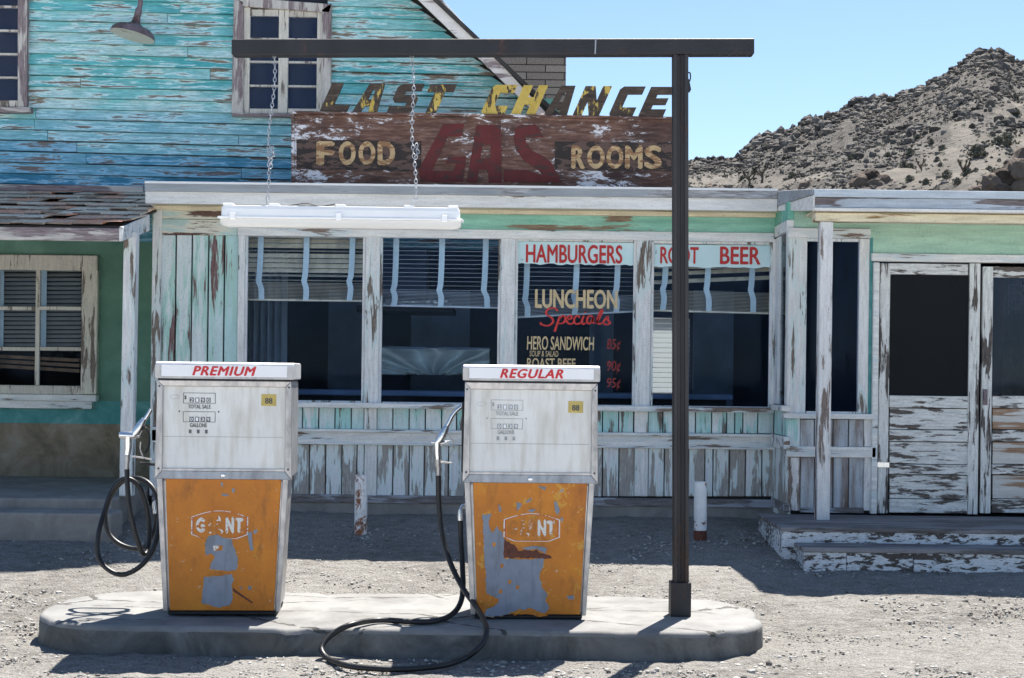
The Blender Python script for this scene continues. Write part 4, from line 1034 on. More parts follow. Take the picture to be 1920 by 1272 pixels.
# ---------------------------------------------------------------- blinds and things in the room
def blind(label, x0, x1, y0, y1, pitch, tilt, mat, tapes, bundle, sag=0, skew=None):
    cx = (x0+x1)/2; p = W(cx, y0, D+.16)
    t = thing('venetian_blind', label, 'blind', tuple(p), 'venetian blinds in the front windows')
    yb = D+.16; sl = MB(); y = y0; n = 0
    slp = sag/(x1-x0)
    def slat(ya, yb_, tl):
        a, b = W(x0, ya, yb), W(x1, yb_, yb); h = .024; dz, dy = h*math.sin(tl), h*math.cos(tl)
        sl.hexa([(a.x,yb-dy,a.z-dz),(b.x,yb-dy,b.z-dz),(b.x,yb-dy,b.z-dz+.002),(a.x,yb-dy,a.z-dz+.002),(a.x,yb+dy,a.z+dz),(b.x,yb+dy,b.z+dz),(b.x,yb+dy,b.z+dz+.002),(a.x,yb+dy,a.z+dz+.002)])
    while y < y1:
        slat(y, y + (skew(y) if skew else 0) + .012*(x1-x0), tilt(y) if callable(tilt) else tilt); y += pitch
    yy = y1
    while yy < y1+bundle:
        slat(yy, yy+sag+.012*(x1-x0), .12); yy += 2.6
    sl.build('slats', mat, t)
    a, b = W(x0, yy+1, yb), W(x1, yy+1+sag+.012*(x1-x0), yb)
    MB().beam(a, b, .05, .014, (0,0,1)).build('bottom_rail', mat, t)
    hd = rect(x0, y0-9, x1, y0-1, yb)
    MB().box(hd[0], hd[1], yb-.03, yb+.03, hd[2], hd[3]).build('head_rail', mat, t)
    for tx in tapes:
        q = (tx-x0)/(x1-x0); e = y1+bundle+sag*q+.012*(tx-x0); o = rng.uniform(-5,5)
        P = [(tx+.02*(e-y0)*-.3, y0-4), (tx-2, (y0+y1)/2), (tx-4, y1-14+sag*q), (tx-6+o*.3, y1-2+sag*q), (tx-2+o*.6, y1+bundle*.4+sag*q), (tx-3+o, e+2)]
        m = MB(); Q = catmull([W(a_, b_, yb-.034) for a_, b_ in P], 4)
        for u, v in zip(Q, Q[1:]):
            wv = Vector((.024,0,0)); m.add([u-wv, v-wv, v+wv, u+wv], [(0,1,2,3)])
        tp = m.build('ladder_tape', M['tape'], t); so = tp.modifiers.new('s', 'SOLIDIFY'); so.thickness = .003
    return t
def tilt1(y): return (.86,.8,.9,.3,.84,.78,.88,.82,.4,.2)[int((y-440)/9.2) % 10]
blind('tan blind with closed slats in the leftmost front window', 459, 683, 442, 530, 9.2, tilt1, M['slat'], (490,576,662), 30)
blind('open slatted grey blind in the window between the pumps', 712, 937, 446, 546, 8.1, .05, M['slat_grey'], (744,830,912), 26, 2)
blind('open grey blind sagging left in the hamburgers window', 966, 1191, 452, 566, 8.3, .05, M['slat_grey'], (990,1083,1160), 28, -14)
blind('collapsed tan blind slanting in the root beer window', 1221, 1447, 455, 545, 15, .75, M['slat'], (1250,1330,1413), 34, 3, lambda y: -12 if y > 500 else 0)
bt = thing('venetian_blind', 'closed grey brown blind behind the cream multi pane window', 'blind', tuple(W(68, 510, HD+.12)), 'venetian blinds in the front windows')
sl = MB(); y = 508
while y < 655:
    a, b = W(-16, y, HD+.12), W(152, y, HD+.12); sl.hexa([(a.x,HD+.105,a.z-.013),(b.x,HD+.105,b.z-.013),(b.x,HD+.105,b.z-.010),(a.x,HD+.105,a.z-.010),(a.x,HD+.135,a.z+.013),(b.x,HD+.135,b.z+.013),(b.x,HD+.135,b.z+.016),(a.x,HD+.135,a.z+.016)]); y += 8.2
sl.build('slats', M['slat_dull'], bt)
sl2 = MB()
for k in range(3):
    a, b = W(-10, 668+k*9, HD+.15), W(150, 676+k*10, HD+.15); sl2.beam(a, b, .05, .03)
sl2.build('bottom_rail', M['old_timber'], bt)
for tx in (2, 82): MB().fr(tx-5, 505, tx+5, 655, HD+.09, .003).build('ladder_tape', M['tape'], bt)

pnl = MB()
for (x0, x1) in ((615,640),(655,682),(770,800),(845,880),(1000,1018),(1105,1150),(1300,1330),(1345,1375),(1395,1420)): pnl.fr(x0, 545, x1, 775, 15.6, .05)
for i_, (x0, x1) in enumerate(((615,682),(770,880),(1105,1150),(1300,1375))): MB().fr(x0, 545, x1, 790, 15.6, .05).build('wall_panel', M['room_panel'], diner)
cl_ = MB(); rc = random.Random(12)
for i_ in range(9): rock_into(cl_, W(690+i_*18, 566, 13.5).x, 13.55, W(690+i_*18, 567+rc.uniform(-3,1), 13.5).z, .06, rc, ICO2, .5, .12)
tag(cl_.build('folded_cloth', M['foil'], smooth=True), 'crumpled pale sheeting lying on top of the range hood', 'sheeting')
hood = thing('range_hood', 'black range hood hanging inside, seen through the middle windows', 'hood', tuple(W(760, 580, 13.6)))
MB().fr(668, 574, 850, 586, 13.5, .7).build('canopy', M['room_dark'], hood, .01)
MB().fr(676, 565, 846, 574, 13.55, .5).build('shelf', M['room_panel'], hood)
MB().fr(694, 440, 800, 565, 13.7, .4).build('duct', M['room'], hood)
fo = MB(); nx, ny = 90, 18; rf = random.Random(2)
a, b = W(712, 702, 13.9), W(918, 655, 13.9)
for j in range(ny+1):
    for i in range(nx+1):
        u, v = i/nx, j/ny; ang = math.atan2(v+.12, u-.5)
        fo.v.append((a.x+(b.x-a.x)*u, 13.9+.10*math.sin(ang*15+1.2*mnoise.noise((u*3, v*2, 1)))+.02*mnoise.noise((u*9, v*6, 4)), a.z+(b.z-a.z)*v))
M['sheet'] = plain('pale_gathered_sheet', (.66,.76,.80), .5, 0, .12, 5, 0)
fo.f = [(j*(nx+1)+i, j*(nx+1)+i+1, (j+1)*(nx+1)+i+1, (j+1)*(nx+1)+i) for j in range(ny) for i in range(nx)]
o = fo.build('gathered_curtain', M['sheet'], smooth=True, angle=180); tag(o, 'pale gathered curtain low inside the window between the pumps', 'curtain')
ct = thing('lunch_counter', 'dark lunch counter running inside behind the windows', 'counter', (0, 13.2, .33))
MB().box(-2.6, 2.0, 13.0, 13.5, 1.28, 1.33).build('counter_top', M['room_panel'], ct, .008); MB().box(-2.55, 1.95, 13.1, 13.45, .33, 1.28).build('counter_front', M['room_dark'], ct)
MB().fr(705, 651, 918, 655, 13.88, .3).build('shelf', M['room_panel'], ct)
cu = MB(); a, b = W(466, 770, 13.2), W(540, 470, 13.2); n = 40
for i in range(n):
    u0, u1 = i/n, (i+1)/n; f = lambda u: 13.2+.04*math.sin(u*34)
    x0, x1 = a.x+(b.x-a.x)*u0, a.x+(b.x-a.x)*u1
    cu.add([(x0,f(u0),a.z),(x1,f(u1),a.z),(x1,f(u1),b.z),(x0,f(u0),b.z),(x0,f(u0)+.01,a.z),(x1,f(u1)+.01,a.z),(x1,f(u1)+.01,b.z),(x0,f(u0)+.01,b.z)], [(0,1,2,3),(7,6,5,4)])
tag(cu.build('curtain', M['cloth'], smooth=True), 'pale blue curtain hanging inside the leftmost window', 'curtain')

# ================================================================ ROOF SIGN
DS = 12.25
sign = thing('roof_sign', 'weathered wooden roof sign reading last chance food gas rooms', 'sign', tuple(W(906, 352, DS)))
SB = [(548,212),(1270,223),(1270,378),(548,366)]
board = MB().prism(SB, DS, .05).build('sign_board', M['signboard'], sign)
fr2 = MB(); fr2.prism([(546,208),(1272,219),(1272,224.5),(546,213.5)], DS-.035, .09).prism([(546,213.5),(551.5,213.5),(551.5,366),(546,366)], DS-.02, .075).prism([(1267,224.5),(1272,224.5),(1272,378),(1267,378)], DS-.02, .075)
fr2.build('sign_frame', M['signboard'], sign, .004)
MB().prism(ragged(556, 262, 790, 318, 16, 5), DS-.003, .002).build('painted_band', M['sign_black'], sign)
MB().prism(ragged(1040, 265, 1260, 319, 16, 6), DS-.003, .002).build('painted_band', M['sign_black'], sign)
cx = lambda L: [(540+x*.2830, y*.2830) for x, y in L]
GASL = [[[(1030,822),(1168,822),(1150,905),(1060,905),(955,1130),(1095,1135),(1112,1085),(1040,1085),(1062,1040),(1182,1040),(1160,1205),(880,1205),(866,1125)]],
        [[(1250,830),(1410,830),(1415,1212),(1330,1212),(1325,1125),(1265,1125),(1250,1210),(1182,1210)],[(1290,960),(1342,960),(1346,1050),(1274,1050)]],
        [[(1540,828),(1640,826),(1696,912),(1575,912),(1578,945),(1618,1000),(1700,1040),(1745,1082),(1818,1212),(1428,1208),(1430,1122),(1590,1128),(1690,1166),(1660,1130),(1560,1060),(1512,995),(1495,925),(1508,850)]]]
for lp in GASL: poly_px([cx(l) for l in lp], DS-.007, .003).build('letter', M['sign_red'], sign)
for ch, a, b in (('F',593,627),('O',635,667),('O',672,704),('D',708,741)): text_px(ch, a, 265, b, 310, DS-.008, .003, bold=.05).build('letter', M['sign_tan'], sign)
for ch, a, b in (('R',1071,1097),('O',1101,1134),('O',1137,1169),('M',1172,1205),('S',1208,1241)): text_px(ch, a, 273, b, 317, DS-.008, .003, bold=.045).build('letter', M['sign_tan'], sign)
B = {'L': [[(0,0),(1,0),(1,.26),(.42,.26),(.42,1),(0,1)]],
     'A': [[(0,0),(.34,0),(.38,.24),(.62,.24),(.66,0),(1,0),(.84,1),(.24,1)],[(.42,.46),(.60,.46),(.56,.78),(.46,.78)]],
     'S': [[(0,0),(.86,0),(1,.12),(1,.5),(.88,.62),(.38,.62),(.38,.76),(1,.76),(1,1),(.14,1),(0,.88),(0,.5),(.12,.38),(.62,.38),(.62,.24),(0,.24)]],
     'T': [[(.30,0),(.68,0),(.68,.74),(1,.74),(1,1),(0,1),(0,.74),(.30,.74)]],
     'C': [[(0,.10),(.12,0),(1,0),(1,.3),(.42,.3),(.42,.74),(1,.74),(1,1),(.12,1),(0,.9)]],
     'H': [[(0,0),(.38,0),(.38,.36),(.62,.36),(.62,0),(1,0),(1,1),(.62,1),(.62,.60),(.38,.60),(.38,1),(0,1)]],
     'N': [[(0,0),(.34,0),(.34,.48),(.62,0),(1,0),(1,1),(.66,1),(.66,.52),(.38,1),(0,1)]],
     'E': [[(0,0),(1,0),(1,.25),(.40,.25),(.40,.40),(.90,.40),(.90,.62),(.40,.62),(.40,.75),(1,.75),(1,1),(0,1)]]}
for ch, a, b, mt in (('L',598,649,'lc2'),('A',659,706,'lc1'),('S',724,771,'lc2'),('T',782,832,'lc1'),('C',900,945,'lc0'),('H',957,1003,'lc0'),('A',1019,1063,'lc2'),('N',1073,1123,'lc1'),('C',1140,1186,'lc2'),('E',1196,1243,'lc2')):
    y0 = 211.5+.0128*(a-598); g = [[(a+(b-a)*u+(25*v), y0-56*v) for u, v in l] for l in B[ch]]
    if ch == 'A': g = [[(a+(b-a)*(u+.12*v)+(18*v), y0-56*v) for u, v in l] for l in B[ch]]
    poly_px(g, DS-.01, .03).build('letter', M[mt], sign, .002)
bc = MB()
for x in (580, 800, 1020, 1230):
    p = W(x, 216, DS+.06); q = W(x, 330, DS+.05); bc.beam(p, (q.x, DS+.7, q.z-.18), .06, .06)
bc.build('brace', M['base_wood'], sign)

# ================================================================ BARN LAMP ON THE GABLE
lp = W(248, 60, 12.72)
lamp = thing('barn_lamp', 'rusty gooseneck barn lamp on the turquoise gable', 'lamp', tuple(lp))
ax = Vector((-.20, -.07, -.97)).normalized(); top = W(257, 33, 12.72)
prof = [(.022,0),(.032,.004),(.040,.05),(.075,.075),(.15,.10),(.188,.135),(.193,.165),(.197,.17),(.190,.172),(.182,.15),(.14,.115),(.03,.08),(.0,.08)]
MB().lathe(prof[:8], top, ax, 36).build('lamp_shade', M['lampshade'], lamp, smooth=True)
MB().lathe([(.194,.172),(.186,.166),(.15,.128),(.06,.10),(.01,.10)], top, ax, 36).build('shade_lining', M['lamp_in'], lamp, smooth=True)
MB().lathe([(.012,.0),(.03,.02),(.036,.05),(.026,.075),(.004,.085)], top+ax*.085, ax, 16).build('bulb', M['lamp_in'], lamp, smooth=True)
nk = catmull([top+ax*.01, top-ax*.06, top-ax*.13+Vector((.0,.0,0)), W(262,-12,12.74), W(262,-34,12.82), W(262,-40,12.95), W(262,-38,13.08)], 6)
MB().tube(nk, [.03]*8+[.022]*(len(nk)-8), 14).build('gooseneck', M['lampshade'], lamp, smooth=True)
MB().lathe([(.07,0),(.07,.012),(.04,.03)], W(262,-38,13.08), (0,-1,0), 20).build('wall_plate', M['lampshade'], lamp)

# ================================================================ PUMP ISLAND, T POST, LAMP ON CHAINS
IZ = .15
def island():
    x0, x1, y0, y1, r = -2.60, 1.41, 7.53, 8.76, .52
    out = []
    for cxx, cyy, a0 in ((x1-r, y1-r, 0), (x0+r, y1-r, 90), (x0+r, y0+r, 180), (x1-r, y0+r, 270)):
        for k in range(13):
            a = R(a0+90*k/12); out.append((cxx+r*math.cos(a), cyy+r*math.sin(a)))
    P = []
    for (xa, ya), (xc, yc) in zip(out, out[1:]+out[:1]):
        n = max(1, int(math.hypot(xc-xa, yc-ya)/.06))
        for k in range(n): P.append((xa+(xc-xa)*k/n, ya+(yc-ya)*k/n))
    n = len(P); cxm, cym = (x0+x1)/2, (y0+y1)/2; m = MB(); rows = []
    levels = [(-.01,-.05),(.004,.0),(0,.05),(0,.095),(0,IZ-.028),(-.006,IZ-.012),(-.016,IZ-.004),(-.03,IZ)]
    for off, z in levels:
        row = []
        for i, (x, y) in enumerate(P):
            t = Vector((P[(i+1)%n][0]-P[i-1][0], P[(i+1)%n][1]-P[i-1][1], 0)).normalized(); nn = Vector((t.y, -t.x, 0))
            chip = max(0, mnoise.noise((x*5, y*5, 2))-.24)*.10*(1 if z > IZ-.03 else .3)+.008*mnoise.noise((x*9, y*9, z*20))
            q = Vector((x, y, z)) + nn*(off-chip); q.z -= chip*.5
            row.append(len(m.v)); m.v.append(tuple(q))
        rows.append(row)
    for a, b in zip(rows, rows[1:]):
        for i in range(n): m.f.append((a[i], a[(i+1)%n], b[(i+1)%n], b[i]))
    m.f.append(tuple(rows[-1]))
    o = m.build('pump_island', M['island'], smooth=True, angle=50)
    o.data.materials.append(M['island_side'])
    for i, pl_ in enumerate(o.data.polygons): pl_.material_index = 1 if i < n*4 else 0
    return tag(o, 'low round ended concrete island under the fuel pumps', 'kerb island')
island()

tp = thing('steel_gantry', 'rusty dark steel post with long beam carrying a hanging lamp', 'gantry', tuple(W(1275, 1150, 8.08)))
DP = 8.08
b0, b1 = W(1276, 1152, DP), W(1275, 105, DP)
pw = .083
MB().beam((b0.x, DP, IZ), (b1.x, DP, b1.z), pw*.8, pw*.7, (0,1,0)).build('post', M['pole'], tp, .004)
fl = MB()
for s in (-1, 1):
    fl.beam((b0.x+s*.031, DP-.034, IZ+.02), (b1.x+s*.031, DP-.034, b1.z), .022, .02, (0,1,0)); fl.beam((b0.x+s*.031, DP+.034, IZ+.02), (b1.x+s*.031, DP+.034, b1.z), .022, .02, (0,1,0))
fl.beam((b0.x+.002, DP-.03, IZ+.02), (b1.x+.002, DP-.03, b1.z), .008, .018, (0,1,0))
fl.build('flange', M['pole'], tp, .003)
s1 = W(1275, 1090, DP)
MB().box(s1.x-.057, s1.x+.057, DP-.058, DP+.058, IZ, s1.z).build('base_sleeve', M['beam'], tp, .003)
l, r_ = W(437, 91.5, DP), W(1412, 90, DP)
MB().beam((l.x, DP, l.z), (r_.x, DP, r_.z), .09, .0875, (0,0,1)).build('beam', M['beam'], tp, .004)
MB().beam(Vector(W(1116, 77, DP))+Vector((0,-.0465,-.0)), Vector(W(1115, 105, DP))+Vector((0,-.0465,0)), .008, .004, (0,1,0)).build('weld_seam', M['alu'], tp)
hk = MB(); hk.tube(catmull([W(1288,158,DP), W(1294,150,DP-.01), W(1294,138,DP-.01), W(1289,136,DP)], 5), .004, 6); hk.build('hook', M['beam'], tp)
MB().prism([(1289,150),(1292,148),(1296,168),(1294,172),(1289,172)], DP-.02, .03).build('latch_plate', M['beam'], tp)
def chain(label, a, b, extra):
    a, b = Vector(a), Vector(b); m = MB(); Lk = .030; pts = []
    L = (b-a).length; n = int(L/(Lk*.78)); d = (b-a).normalized()
    sd = d.cross(Vector((0,1,0))).normalized()
    def link(c, ax, nrm, ln=Lk*.5, w=.0085, r=.0028):
        q = []
        for k in range(12):
            t = 2*math.pi*k/12; q.append(c+ax*(ln*math.sin(t)*.92)+nrm*(w*math.cos(t)))
        q.append(q[0]); m.tube(q, r, 5, cap=False)
    for i in range(n):
        t = (i+.5)/n; c = a+(b-a)*t+sd*.008*math.sin(t*9)
        link(c, d, sd if i % 2 else Vector((0,1,0)))
    for i in range(extra):
        c = a+(b-a)*(.62+.02*i)+sd*(.016+.006*math.sin(i)); link(c, (d+sd*.3*math.sin(i)).normalized(), Vector((0,1,0)) if i % 2 else sd)
    for i in range(3): link(a+Vector((.004*i, -.01+.01*i, .012*i)), d, sd)
    return tag(m.build('hanging_chain', M['chain'], smooth=True), label, 'chain', 'chains holding the long lamp')
chain('left chain down from the beam across the upper window, with a bunched middle', W(515,106,DP), W(499,384,DP), 7)
chain('right chain down from the beam across the word last on the sign', W(772,106,DP), W(778,376,DP), 5)

fx = thing('strip_light', 'long white fluorescent strip light hung on two chains', 'lamp', tuple(W(641, 408, DP)))
def extr(prof, x0, x1, zc, taper, slope=-.0):           # prof (y,z) closed; ends drawn in
    m = MB(); rows = []
    for x, s in ((x0, .72), (x0+taper*.4, .93), (x0+taper, 1), (x1-taper, 1), (x1-taper*.4, .93), (x1, .72)):
        row = []
        for y, z in prof: row.append(len(m.v)); m.v.append((x, DP+y*s, zc+z*(s if z < 0 else .5+.5*s)))
        rows.append(row)
    k = len(prof)
    for a, b in zip(rows, rows[1:]):
        for i in range(k): m.f.append((a[i], b[i], b[(i+1)%k], a[(i+1)%k]))
    m.f.append(tuple(rows[0])); m.f.append(tuple(rows[-1][::-1])); return m
zc = W(641, 411, DP).z; xa, xb2 = W(411, 410, DP).x, W(869, 410, DP).x
ca, sa = math.cos(R(-.9)), math.sin(R(-.9))
hp = [(-.062,0),(-.055,.045),(-.046,.066),(.046,.066),(.055,.045),(.062,0)]
extr(hp, xa+.02, xb2-.02, zc, .03).build('housing', M['white_plastic'], fx, .003)
extr([(-.07,-.006),(-.07,.006),(.07,.006),(.07,-.006)], xa, xb2, zc-.003, .03).build('rim', M['white_plastic'], fx, .002)
extr([(-.060,-.01),(.060,-.01),(.052,-.038),(.03,-.054),(-.03,-.054),(-.052,-.038)], xa+.014, xb2-.014, zc, .05).build('diffuser', M['diffuser'], fx, smooth=True)
for px in (441, 638, 835):
    p = W(px, 409, DP); MB().box(p.x-.016, p.x+.016, DP-.082, DP-.058, zc-.016, zc+.022).build('clip', M['white_plastic'], fx, .003)
for px in (430, 516, 640, 768, 850):
    p = W(px, 388, DP); MB().box(p.x-.028, p.x+.028, DP-.05, DP+.05, zc+.064, zc+.078).build('bracket', M['white_plastic'], fx, .004)
MB().tube(catmull([W(540,386,DP-.03), W(575,382,DP-.04), W(600,387,DP-.04), W(628,383,DP-.03)], 6), .003, 6).build('cable', M['black'], fx)

# ================================================================ FUEL PUMPS
S = 1/337.5
def pump(word, label, px, py, dx, bad):
    base = W(px, py, 7.88)
    root = thing('fuel_pump', label, 'fuel pump', (base.x, 7.88, IZ), 'fuel pumps on the island', R(3.2) if not bad else R(2.0))
    root.scale = (.985, .985, .985)
    X = lambda p: (p-px)*S
    Zl = lambda p: (py-p)*S
    y0 = 0.0; dep = .42
    # lower cabinet: tapered
    def taper(m, wt, wb, zt_, zb_, fy, by, fyb=None):
        m.hexa([(-wb,fy,zb_),(wb,fy,zb_),(wt,fy,zt_),(-wt,fy,zt_),(-wb,by,zb_),(wb,by,zb_),(wt,by,zt_),(-wt,by,zt_)]); return m
    zT, zB = .763, .022
    MB().box(-.30,.30,.012,dep-.03,0.001,.024).build('plinth', M['black'], root, .006, local=True)
    taper(MB(), .345, .306, zT, zB, .006, dep-.02).build('cabinet', M['alu'], root, .02, local=True, seg=3)
    for s in (-1, 1):
        MB().hexa([(s*.308-.014,-.006,zB),(s*.308+.012,-.006,zB),(s*.347+.012,-.006,zT),(s*.347-.02,-.006,zT),(s*.308-.014,.03,zB),(s*.308+.012,.03,zB),(s*.347+.012,.03,zT),(s*.347-.02,.03,zT)]).build('corner_trim', M['alu'], root, .006, local=True, seg=2)
    pn = taper(MB(), .318, .286, zT-.004, zB+.006, -.002, .02).build('lower_panel', M['orange2' if bad else 'orange1'], root, .003, local=True)
    # head
    zH0, zH1 = .765, Zl(712+(4 if bad else 0)); HW0, HW1 = .372, .368
    sideT = (lambda m: m.hexa([(-HW0,.03,zH0),(HW0,.03,zH0),(HW1,.03,zH1),(-HW1,.03,zH1),(-HW0,dep,zH0),(HW0,dep,zH0),(HW1,dep,zH1),(-HW1,dep,zH1)]))(MB())
    sideT.build('head_case', M['alu'], root, .012, local=True, seg=2)
    iw = .337; zi0, zi1 = .803, Zl(724+(6 if bad else 0))
    fr = MB()
    yF = -.012
    def mitre(a, b, c, d): # outer a,b inner d,c at front
        fr.add([(a[0],yF,a[1]),(b[0],yF,b[1]),(c[0],yF+.006,c[1]),(d[0],yF+.006,d[1]),(a[0],.04,a[1]),(b[0],.04,b[1]),(c[0],.04,c[1]),(d[0],.04,d[1])], [(0,1,2,3),(1,0,4,5),(0,3,7,4),(2,1,5,6),(3,2,6,7),(7,6,5,4)])
    o = [(-HW0-.004,zH0-.008),(HW0+.004,zH0-.008),(HW1,zH1-.002),(-HW1,zH1-.002)]; q = [(-iw,zi0),(iw,zi0),(iw,zi1),(-iw,zi1)]
    for k in range(4): mitre(o[k], o[(k+1)%4], q[(k+1)%4], q[k])
    fr.build('dial_frame', M['alu'], root, .003, local=True)
    fc = MB().box(-iw,iw,.010,.03,zi0,zi1).build('dial_face', M['face'], root, local=True)
    MB().box(-iw,iw,-.004,.0095,zi0,zi0+.012).build('ledge', M['alu'], root, local=True)
    # dial markings
    P = lambda ax, ay: ((ax-416)*S, (1154-ay)*S)
    yq = .008
    def mk(m, name, mat): return m.build(name, mat, fc, local=True)
    def lt(s, x0_, y0_, x1_, y1_, yy=yq, mat='dark_line', **k):
        a = P(x0_, y1_); b = P(x1_, y0_); g, fs = text_geom(s, **k)
        return MB().add([(a[0]+(b[0]-a[0])*u, yy+.0015*w, a[1]+(b[1]-a[1])*v) for u,v,w in g], fs).build('lettering', M[mat], fc, local=True)
    pr = 'dark_line' if not bad else 'grey_print'
    def frame(x0_, y0_, x1_, y1_, t=.8):
        a, b = P(x0_, y1_), P(x1_, y0_); m = MB(); t *= S
        m.box(a[0],b[0],yq,yq+.0018,a[1],a[1]+t).box(a[0],b[0],yq,yq+.0018,b[1]-t,b[1]).box(a[0],a[0]+t,yq,yq+.0018,a[1]+t,b[1]-t).box(b[0]-t,b[0],yq,yq+.0018,a[1]+t,b[1]-t)
        return mk(m, 'counter_frame', M[pr])
    oy = 0 if not bad else 6
    ox = -2 if not bad else 0
    frame(341+ox,737+oy,401+ox,757+oy); frame(341+ox,772+oy,401+ox,792+oy)
    for row, ys in enumerate((747, 783)):
        for k in range(4):
            a, b = P(353+ox+k*10.4, ys+8+oy), P(360.5+ox+k*10.4, ys-1+oy)
            mk(MB().box(a[0],b[0],yq+.0002,yq+.0018,a[1],b[1]), 'counter_drum', M['digit_drum' if not bad else 'grey_print'])
            lt('2190'[k] if row == 0 else '0139'[k], 354.5+ox+k*10.4, ys+oy+.2, 359+ox+k*10.4, ys+7+oy, yq-.0016, 'sign_white', bold=.01)
    lt('$', 343+ox, 742+oy, 347+ox, 750+oy, mat=pr)
    lt('TOTAL SALE', 350+ox, 759+oy, 392+ox, 766.5+oy, mat=pr, bold=.012); lt('GALLONS', 354+ox, 794+oy, 385+ox, 801.5+oy, mat=pr, bold=.012)
    for k in range(3):
        a, b = P(352+ox+k*15, 813+oy), P(357+ox+k*15, 806+oy); mk(MB().box(a[0],b[0],yq+.0002,yq+.0018,a[1],b[1]), 'counter_drum', M['digit_drum' if not bad else 'grey_print'])
    for ax_ in (334, 407):
        a = P(ax_+ox, 772+oy); mk(MB().lathe([(.0045,0),(.0045,.003)], (a[0], yq+.002, a[1]), (0,-1,0), 12), 'screw', M[pr])
    mk(MB().box(-iw+.002,iw-.012,yq+.0006,yq+.0019,P(0,819.6+oy)[1],P(0,818.8+oy)[1]), 'seam', M['grey_print'])
    el = [(P(323+9*math.cos(t*.314), 745+oy+3.6*math.sin(t*.314))) for t in range(21)]
    mk(MB().tube([(u, yq+.0004, v) for u, v in el], .0006, 5), 'oval_badge', M['grey_print'])
    a, b = P(486+ox, 760+oy), P(514+ox, 738+oy)
    mk(MB().box(a[0],b[0],yq-.0006,yq+.0016,a[1],b[1]), 'octane_sticker', M['sticker']); lt('88', 493+ox, 745+oy, 507+ox, 756+oy, yq-.0022, 'dark_line', bold=.02)
    MB().lathe([(.012,0),(.012,.006),(.006,.008)], (0, yF+.001, .779), (0,-1,0), 18).build('lock', M['chrome'], root, local=True)
    for sx_ in (-1, 1):
        for zz_ in (.815, zi1+.0):
            MB().lathe([(.006,0),(.006,.003),(.002,.004)], (sx_*(HW0-.016), yF+.003, zz_), (0,-1,0), 12).build('screw', M['dark_line'], root, local=True)
    # sign box (front and back faces)
    zs0, zs1 = zH1+.004, 1.408 if not bad else 1.412
    sb = MB()
    zs0 += .004
    prof = [(-.014,zs0),(-.014,zs1-.02),(-.006,zs1-.006),(.012,zs1),(dep-.012,zs1),(dep+.006,zs1-.006),(dep+.014,zs1-.02),(dep+.014,zs0)]
    w = .381; k = len(prof)
    for s in (-w, w): sb.v += [(s, y, z) for y, z in prof]
    sb.f = [tuple(range(k-1,-1,-1)), tuple(range(k, 2*k))] + [(i, i+1 if i+1 < k else 0, k+(i+1 if i+1 < k else 0), k+i) for i in range(k)]
    sb.f = [tuple(f) for f in sb.f]
    MB().box(-.366,.366,.0,dep-.005,zH1-.002,zs0+.006).build('shadow_gap', M['black'], root, local=True)
    sbx = sb.build('sign_box', M['alu_light'], root, .006, local=True, seg=2)
    for side in (0, 1):
        f1 = (lambda x, y: (x, -.014-y)) if side == 0 else (lambda x, y: (-x, dep+.014+y))
        yv = -.018 if side == 0 else dep+.0145
        pn2 = MB().box(-.345,.345,yv,yv+.0035,zs0+.012,zs1-.018).build('sign_panel', M['sign_white'], sbx, local=True)
        if side == 0:
            MB().box(-.381,-.346,-.0175,-.0142,zs0+.004,zs1-.022).box(.346,.381,-.0175,-.0142,zs0+.004,zs1-.022).box(-.3455,.3455,-.0170,-.0142,zs0,zs0+.0115).build('sign_trim', M['alu'], sbx, local=True)
        g, fs = text_geom(word, bold=.035, shear=.28, space=1.12)
        tw = .176; tz0 = (zs0+.012+zs1-.018)/2-.0265
        def fm_(u, v, w_):
            x = -tw+2*tw*u + (-.0)
            return (x, yv-.002+.0015*w_, tz0+.053*v) if side == 0 else (-x, yv+.0035+.002-.0015*w_, tz0+.053*v)
        vs_ = [fm_(*q_) for q_ in g]
        if side == 1: fs = [tuple(f) for f in fs]
        MB().add(vs_, fs).build('lettering', M['red'], sbx, local=True)
    # badge and flaking on the lower panel
    def poly(loops, name, mat, yy):
        g, fs = poly_geom([[((a_-px)*S, (py-b_)*S) for a_, b_ in l] for l in loops])
        return MB().add([(u, yy+.0008*w_, v) for u, v, w_ in g], fs).build(name, mat, pn, local=True)
    cxp = px-(6 if not bad else -4); cy0 = 985 if not bad else 990
    def shield(k):
        w_ = 53*k; top = [(-w_+2*w_*i/12, -17-12*math.sin(math.pi*i/12)) for i in range(13)]
        return [(cxp+a_, cy0+ (b_-0)*k) for a_, b_ in top] + [(cxp+w_, cy0+16*k), (cxp+32*k, cy0+24*k), (cxp-32*k, cy0+24*k), (cxp-w_, cy0+16*k)]
    poly([shield(1.0), shield(.955)], 'badge_outline', M['worn0'], -.0032)
    poly([shield(.945), shield(.925)], 'badge_outline', M['decal_red'], -.0034)
    for ch, a_, b_, mt in (('G',-44,-27,'worn0'),('I',-21,-14,'worn1'),('A',-11,8,'worn1'),('N',11,27,'worn0'),('T',28,44,'worn0')):
        hh = 20-abs((a_+b_)/2)*.12
        g, fs = text_geom(ch, bold=.07); X0_, X1_, Z0_, Z1_ = (cxp+a_-px)*S, (cxp+b_-px)*S, (py-cy0-hh*.8)*S, (py-cy0+hh)*S
        MB().add([(X0_+(X1_-X0_)*u, -.0045+.0008*w_, Z0_+(Z1_-Z0_)*v) for u,v,w_ in g], fs).build('badge_letter', M[mt if not bad else ('worn1' if ch in 'GIA' else 'worn0')], pn, local=True)
